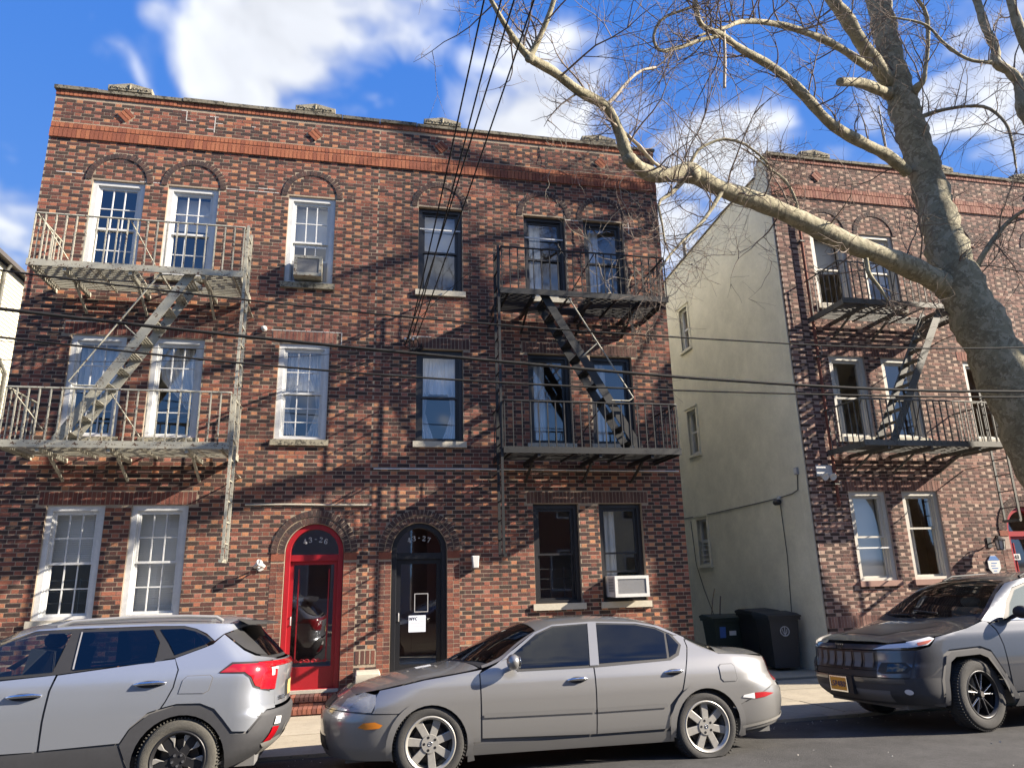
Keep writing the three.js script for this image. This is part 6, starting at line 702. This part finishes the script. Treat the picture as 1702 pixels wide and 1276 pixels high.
  const bl = mat(0.06, 0.16, 0.38, 0.5); [[0, 0.03, 0.13], [-0.03, -0.02, 0.1], [0, -0.07, 0.14], [0, -0.12, 0.08]].forEach(([x, y, w]) => obj('print_line', boxGeo(x - w / 2, y - 0.008, 0.025, x + w / 2, y + 0.008, 0.027), bl, sg));
  // number plate by the red entry of the pink house
  const np = thing('number_plate', 'small white house number plate on the red entry door', 'sign', [13.18, 1.86, -0.115]); obj('board', boxGeo(-0.09, -0.06, 0, 0.09, 0.06, 0.008), MT.white, np); const tn = obj('digits', text('43', 0.075, 0.004), MT.blackPlastic, np); tn.position.z = 0.009;
  // notice taped to the black door, and a small wire frame
  const pn = thing('paper_notice', 'white printed paper notice taped to the black door', 'notice', [1.00, 1.02, -0.107]); obj('sheet', boxGeo(-0.14, -0.14, 0, 0.14, 0.12, 0.003), mat(0.62, 0.66, 0.74, 0.8), pn); const ty = obj('heading', text('NYC', 0.05, 0.002), MT.blackPlastic, pn); ty.position.set(-0.06, 0.07, 0.004); for (let k = 0; k < 6; k++) obj('print_line', boxGeo(-0.11, 0.022 - k * 0.025, 0.0035, k % 3 === 2 ? 0.06 : 0.115, 0.027 - k * 0.025, 0.0045), MT.grey, pn);
  const wf = thing('wire_frame', 'thin white rectangular frame hung on the black door', 'frame', [1.065, 1.19, -0.11]); const wg = new G(); wg.box(-0.115, 0, 0, -0.103, 0.30, 0.012); wg.box(0.103, 0, 0, 0.115, 0.30, 0.012); wg.box(-0.103, 0, 0, 0.103, 0.012, 0.012); wg.box(-0.103, 0.288, 0, 0.103, 0.30, 0.012); obj('frame_bar', wg.geo(), MT.grey, wf);
  // pale stone block on the steps between the doors
  const sb = thing('stone_block', 'pale stone capped block beside the brick steps of the red door', 'block', [0.21, -0.18, 0.30]); obj('shaft', boxGeo(-0.15, 0, -0.28, 0.15, 0.36, 0.14), MT.stone, sb); obj('cap', ext(shp([[-0.19, 0.362], [0.19, 0.362], [0.19, 0.50], [0.17, 0.53], [-0.17, 0.53], [-0.19, 0.50]]), 0.5, -0.29, 2, 0.015), MT.lime, sb);
}
{ // conduits and cables on the walls
  tag(obj('conduit', new G().tube(along([[0.22, 3.56, 0.02], [2.0, 3.565, 0.02], [4.0, 3.555, 0.02], [5.84, 3.55, 0.02]]), 0.013, 6).geo(), MT.white, scene), 'thin white conduit across the black door house above the ground floor', 'conduit');
  tag(obj('conduit', new G().tube(along([[-1.82, 2.955, 0.02], [-1.2, 2.96, 0.025], [-0.6, 2.95, 0.02], [0.2, 2.945, 0.02]]), 0.016, 6).geo(), MT.lime, scene), 'pale conduit running above the red arched door', 'conduit');
  tag(obj('alley_cable', new G().tube(along([[8.545, 3.1, -5.7], [8.545, 3.10, -4.0], [8.545, 3.13, -2.2], [8.545, 3.16, -1.05], [8.545, 3.2, -0.55], [8.545, 3.25, -0.36], [8.545, 3.58, -0.31]]), 0.011, 5).geo(), MT.ironGrey, scene), 'thin grey cable running level along the stucco alley wall', 'cable');
  tag(obj('alley_cable', new G().tube(along([[8.545, 3.10, -1.03], [8.545, 2.0, -1.0], [8.545, 0.8, -1.1], [8.545, 0.3, -1.08]]), 0.009, 5).geo(), MT.ironGrey, scene), 'thin grey cable hanging straight down the stucco alley wall', 'cable');
  tag(obj('alley_cable', new G().tube(along([[8.545, 3.0, -5.2], [8.545, 1.9, -5.1], [8.545, 1.3, -4.8], [8.545, 0.7, -4.4]]), 0.009, 5).geo(), MT.ironGrey, scene), 'dark cable trailing from the barred window on the alley wall', 'cable');
  const c = thing('security_camera', 'black security camera with round housing on the stucco wall', 'camera', [8.55, 3.12, -1.02]); obj('mount', new THREE.CylinderGeometry(0.04, 0.04, 0.05, 12).rotateZ(Math.PI / 2).translate(-0.025, 0.03, 0), MT.white, c); obj('housing', new THREE.CapsuleGeometry(0.06, 0.1, 6, 14).rotateX(Math.PI / 2).translate(-0.09, -0.05, 0.02), MT.blackPlastic, c);
  const jb = thing('socket_box', 'small grey socket box at the end of the alley wall cable', 'box', [8.55, 3.55, -0.31]); obj('box', boxGeo(-0.04, 0, -0.05, 0, 0.14, 0.05), MT.grey, jb); obj('cover', boxGeo(-0.055, 0.02, -0.04, -0.041, 0.12, 0.04), MT.white, jb);
  const pp = thing('vent_pipe', 'slim dark vent pipe above the stucco wall', 'pipe', [8.7, 9.6, -4.4]); obj('pipe', new THREE.CylinderGeometry(0.045, 0.045, 1.0, 10).translate(0, 0.5, 0), MT.ironGrey, pp); obj('cap', new THREE.CylinderGeometry(0.06, 0.06, 0.06, 10).translate(0, 1.02, 0), MT.ironGrey, pp);
  const an = thing('antenna', 'thin rooftop antenna mast behind the pinkish brick parapet', 'antenna', [12.9, 9.7, -1.2]); obj('mast', new THREE.CylinderGeometry(0.018, 0.022, 3.6, 8).translate(0, 1.8, 0), MT.ironGrey, an); for (let k = 0; k < 3; k++) obj('element', new THREE.CylinderGeometry(0.007, 0.007, 0.8 - k * 0.15, 6).rotateZ(Math.PI / 2).translate(0, 3.0 + k * 0.2, 0), MT.ironGrey, an);
  const rp = thing('rain_pipe', 'reddish brown rain pipe at the pinkish house corner beside the alley', 'pipe', [9.12, 2.9, 0.06]); obj('pipe', new G().tube(along([[0, 6.6, 0], [0, 3, 0], [0, 0, 0]]), 0.03, 8).geo(), PAL.warm.midM[1], rp); for (const y of [0.4, 3.0, 5.6]) obj('clip', boxGeo(-0.05, y, -0.06, 0.05, y + 0.03, 0.035), MT.ironGrey, rp);
}
{ // wheelie bins by the alley wall
  const bin = (label, x, z, turn, w, d, h, M, group) => {
    const t = thing('wheelie_bin', label, 'bin', [x, -0.135, z], group); t.rotation.y = turn;
    const g = new G(), k = 0.84, q = (s, y, f) => [V(-w / 2 * s, y, d / 2 * s + f), V(w / 2 * s, y, d / 2 * s + f), V(w / 2 * s, y, -d / 2 * s), V(-w / 2 * s, y, -d / 2 * s)], lo = q(k, 0.06, 0), hi = q(1, h, 0);
    for (let i = 0; i < 4; i++) { const j = (i + 1) % 4; g.quad(lo[i], lo[j], hi[j], hi[i]); } g.quad(lo[3], lo[2], lo[1], lo[0]); obj('body', g.geo(), M, t);
    const rim = new G(); rim.box(-w / 2 - 0.03, h - 0.05, -d / 2 - 0.03, w / 2 + 0.03, h, d / 2 + 0.03); obj('rim', rim.geo(), M, t);
    const ls = shp([[-d / 2 - 0.05, h + 0.002], [d / 2 + 0.05, h + 0.002], [d / 2 + 0.055, h + 0.03], [d / 2 - 0.1, h + 0.06], [-d / 2 + 0.1, h + 0.085], [-d / 2 - 0.05, h + 0.05]]), lid = ext(ls, w + 0.09, -w / 2 - 0.045, 2, 0.01); lid.rotateY(-Math.PI / 2); obj('lid', lid, M, t);
    for (const s of [-1, 1]) { const wl = obj('wheel', new THREE.CylinderGeometry(0.12, 0.12, 0.05, 20).rotateZ(Math.PI / 2), MT.blackPlastic, t); wl.position.set(s * (w / 2 * k + 0.03), 0.12, -d / 2 * k + 0.02); obj('hub', new THREE.CylinderGeometry(0.05, 0.05, 0.056, 12).rotateZ(Math.PI / 2), MT.grey, wl); }
    const hb = new G(); hb.tube(along([[-w / 2 + 0.05, h - 0.06, -d / 2 - 0.02], [-w / 2 + 0.05, h - 0.02, -d / 2 - 0.09], [w / 2 - 0.05, h - 0.02, -d / 2 - 0.09], [w / 2 - 0.05, h - 0.06, -d / 2 - 0.02]]), 0.016, 6); obj('handle', hb.geo(), M, t); return t; };
  const dk = mat(0.014, 0.016, 0.02, 0.55, { map: tDust }), gr = mat(0.016, 0.030, 0.022, 0.55, { map: tDust });
  const b1 = bin('black wheelie bin with a round grey emblem by the stucco wall', 8.10, -0.95, -0.12, 0.58, 0.66, 0.98, dk, 'bins along the alley wall');
  const em = new G(), ez = 0.318; em.add(new THREE.TorusGeometry(0.085, 0.012, 6, 28), M4(0, 0.72, ez, -0.05)); em.bar(V(0, 0.64, ez), V(0, 0.80, ez), 0.018, 0.01, V(0, 0, 1)); for (const s of [-1, 1]) em.tube(along([[0, 0.66, ez], [s * 0.035, 0.70, ez], [s * 0.045, 0.76, ez]]), 0.009, 5); obj('emblem', em.geo(), MT.grey, b1);
  const b2 = bin('plain black wheelie bin squeezed between two other bins', 8.20, -1.75, 0.1, 0.58, 0.62, 1.0, dk, 'bins along the alley wall');
  const b3 = bin('dark green bin with blue and green stickers', 7.78, -2.35, -0.05, 0.85, 0.62, 0.88, gr, 'bins along the alley wall');
  [[-0.25, 0.64, 0.13, 0.22, [0.05, 0.12, 0.34]], [-0.03, 0.62, 0.15, 0.09, [0.55, 0.57, 0.55]], [0.26, 0.62, 0.14, 0.22, [0.18, 0.36, 0.07]]].forEach(([x, y, w, h, c]) => { const s = obj('sticker', boxGeo(x - w / 2, y - h / 2, 0.262, x + w / 2, y + h / 2, 0.266), mat(...c, 0.6), b3); s.rotation.x = 0.061; });
  b3.getObjectByName('lid').rotation.set(0, 0, 0);
  const st = new G(); st.tube(along([[7.60, 0.7, -2.3], [7.66, 1.0, -2.35], [7.72, 1.2, -2.4]]), 0.014, 5); st.tube(along([[7.45, 0.7, -2.4], [7.52, 1.1, -2.4], [7.62, 1.36, -2.45]]), 0.011, 5); tag(obj('dead_branch', st.geo(), MT.twig, scene), 'two bare sticks poking out of the dark green bin', 'branch');
}
{ // cream sided house standing back past the left end
  const h = thing('sided_house', 'sunlit cream clapboard house with dark eaves past the end of the brick row', 'house', [-15, -0.3, -12]), X0 = 4.0;
  const c = new G(); c.box(-6, 0, -9, X0 - 0.03, 11.7, 6.9); obj('wall_core', c.geo(), MT.siding, h);
  for (let i = 0; i < 86; i++) { const y = 0.2 + i * 0.134; obj('clapboard', new G().hex([V(X0 - 0.03, y, 6.9), V(X0, y, 6.9), V(X0 - 0.02, y + 0.134, 6.9), V(X0 - 0.03, y + 0.134, 6.9), V(X0 - 0.03, y, -9), V(X0, y, -9), V(X0 - 0.02, y + 0.134, -9), V(X0 - 0.03, y + 0.134, -9)]).geo(), MT.siding, h); }
  const rf = new G(); rf.hex([V(-1.8, 13.6, 7.2), V(X0 + 0.25, 11.72, 7.2), V(X0 + 0.25, 11.86, 7.2), V(-1.8, 13.75, 7.2), V(-1.8, 13.6, -9.2), V(X0 + 0.25, 11.72, -9.2), V(X0 + 0.25, 11.86, -9.2), V(-1.8, 13.75, -9.2)]); rf.box(-6, 11.7, -9, X0 - 0.1, 11.8, 6.9); obj('roof', rf.geo(), MT.roofShingle, h);
  obj('downspout', new G().tube(along([[X0 + 0.2, 11.7, 1.35], [X0 + 0.06, 11.4, 1.35], [X0 + 0.06, 9.3, 1.35], [X0 + 0.06, 9.0, 1.1], [X0 + 0.06, 8.5, 0.3], [X0 + 0.06, 0.3, 0.3]]), 0.05, 8).geo(), MT.ironGrey, h);
  for (const y of [6.6, 3.2]) { const w = sub('window', h); const f = new G(); f.box(X0 + 0.002, y, 1.5, X0 + 0.09, y + 2.2, 1.68); f.box(X0 + 0.002, y, 3.2, X0 + 0.09, y + 2.2, 3.38); f.box(X0 + 0.002, y + 2.05, 1.68, X0 + 0.09, y + 2.2, 3.2); f.box(X0 + 0.002, y, 1.68, X0 + 0.09, y + 0.14, 3.2); f.box(X0 + 0.003, y + 1.05, 1.68, X0 + 0.07, y + 1.13, 3.2); obj('frame', f.geo(), MT.whiteFrame, w); const p = obj('pane', new THREE.PlaneGeometry(1.52, 1.95), pmat(0.02, 0.025, 0.03, 0.03, { metalness: 0 }), w); p.position.set(X0 + 0.03, y + 1.1, 2.44); p.rotation.y = Math.PI / 2; }
}
{ // houses across the street, behind the camera: the glass and paint mirror them
  const opp = (label, x, w, hh, M, group) => { const t = thing('opposite_house', label, 'house', [x, 0, 18.5], group); obj('wall', boxGeo(-w / 2, 0, 0, w / 2, hh, 9), M, t); const rf = new G(); rf.hex([V(-w / 2 - 0.2, hh, -0.3), V(w / 2 + 0.2, hh, -0.3), V(w / 2 + 0.2, hh + 0.2, -0.3), V(-w / 2 - 0.2, hh + 0.2, -0.3), V(-w / 2 - 0.2, hh, 9), V(w / 2 + 0.2, hh, 9), V(w / 2 + 0.2, hh + 0.2, 9), V(-w / 2 - 0.2, hh + 0.2, 9)].map((v) => v)); obj('roof', rf.geo(), MT.roofShingle, t);
    for (const y of [1.0, 4.0]) for (let k = 0; k < 3; k++) { const xx = -w / 2 + (k + 0.5) * w / 3, wd = sub('window', t); obj('pane', boxGeo(xx - 0.45, y, -0.02, xx + 0.45, y + 1.5, -0.01), pmat(0.03, 0.035, 0.04, 0.05), wd); const f = new G(); f.box(xx - 0.52, y - 0.07, -0.05, xx - 0.45, y + 1.57, -0.005); f.box(xx + 0.45, y - 0.07, -0.05, xx + 0.52, y + 1.57, -0.005); f.box(xx - 0.45, y + 1.5, -0.05, xx + 0.45, y + 1.57, -0.005); f.box(xx - 0.45, y - 0.07, -0.05, xx + 0.45, y, -0.005); obj('frame', f.geo(), MT.whiteFrame, wd); } };
  opp('pale sided two storey house across the street', -9.5, 7, 6.4, MT.siding, 'houses across the street'); opp('grey sided two storey house across the street', -1.5, 7.4, 6.6, MT.sidingGrey, 'houses across the street'); opp('brown brick two storey house across the street', 6.6, 7.4, 6.4, PAL.warm.midM[0], 'houses across the street'); opp('cream sided house at the far side of the street corner', 14.6, 7, 6.2, MT.siding, 'houses across the street');
}

for (const [o, x, y, z] of rebase) { for (const c of o.children) { c.position.x -= x; c.position.y -= y; c.position.z -= z; } o.position.set(x, y, z); }
fin(scene);
renderer.render(scene, camera);
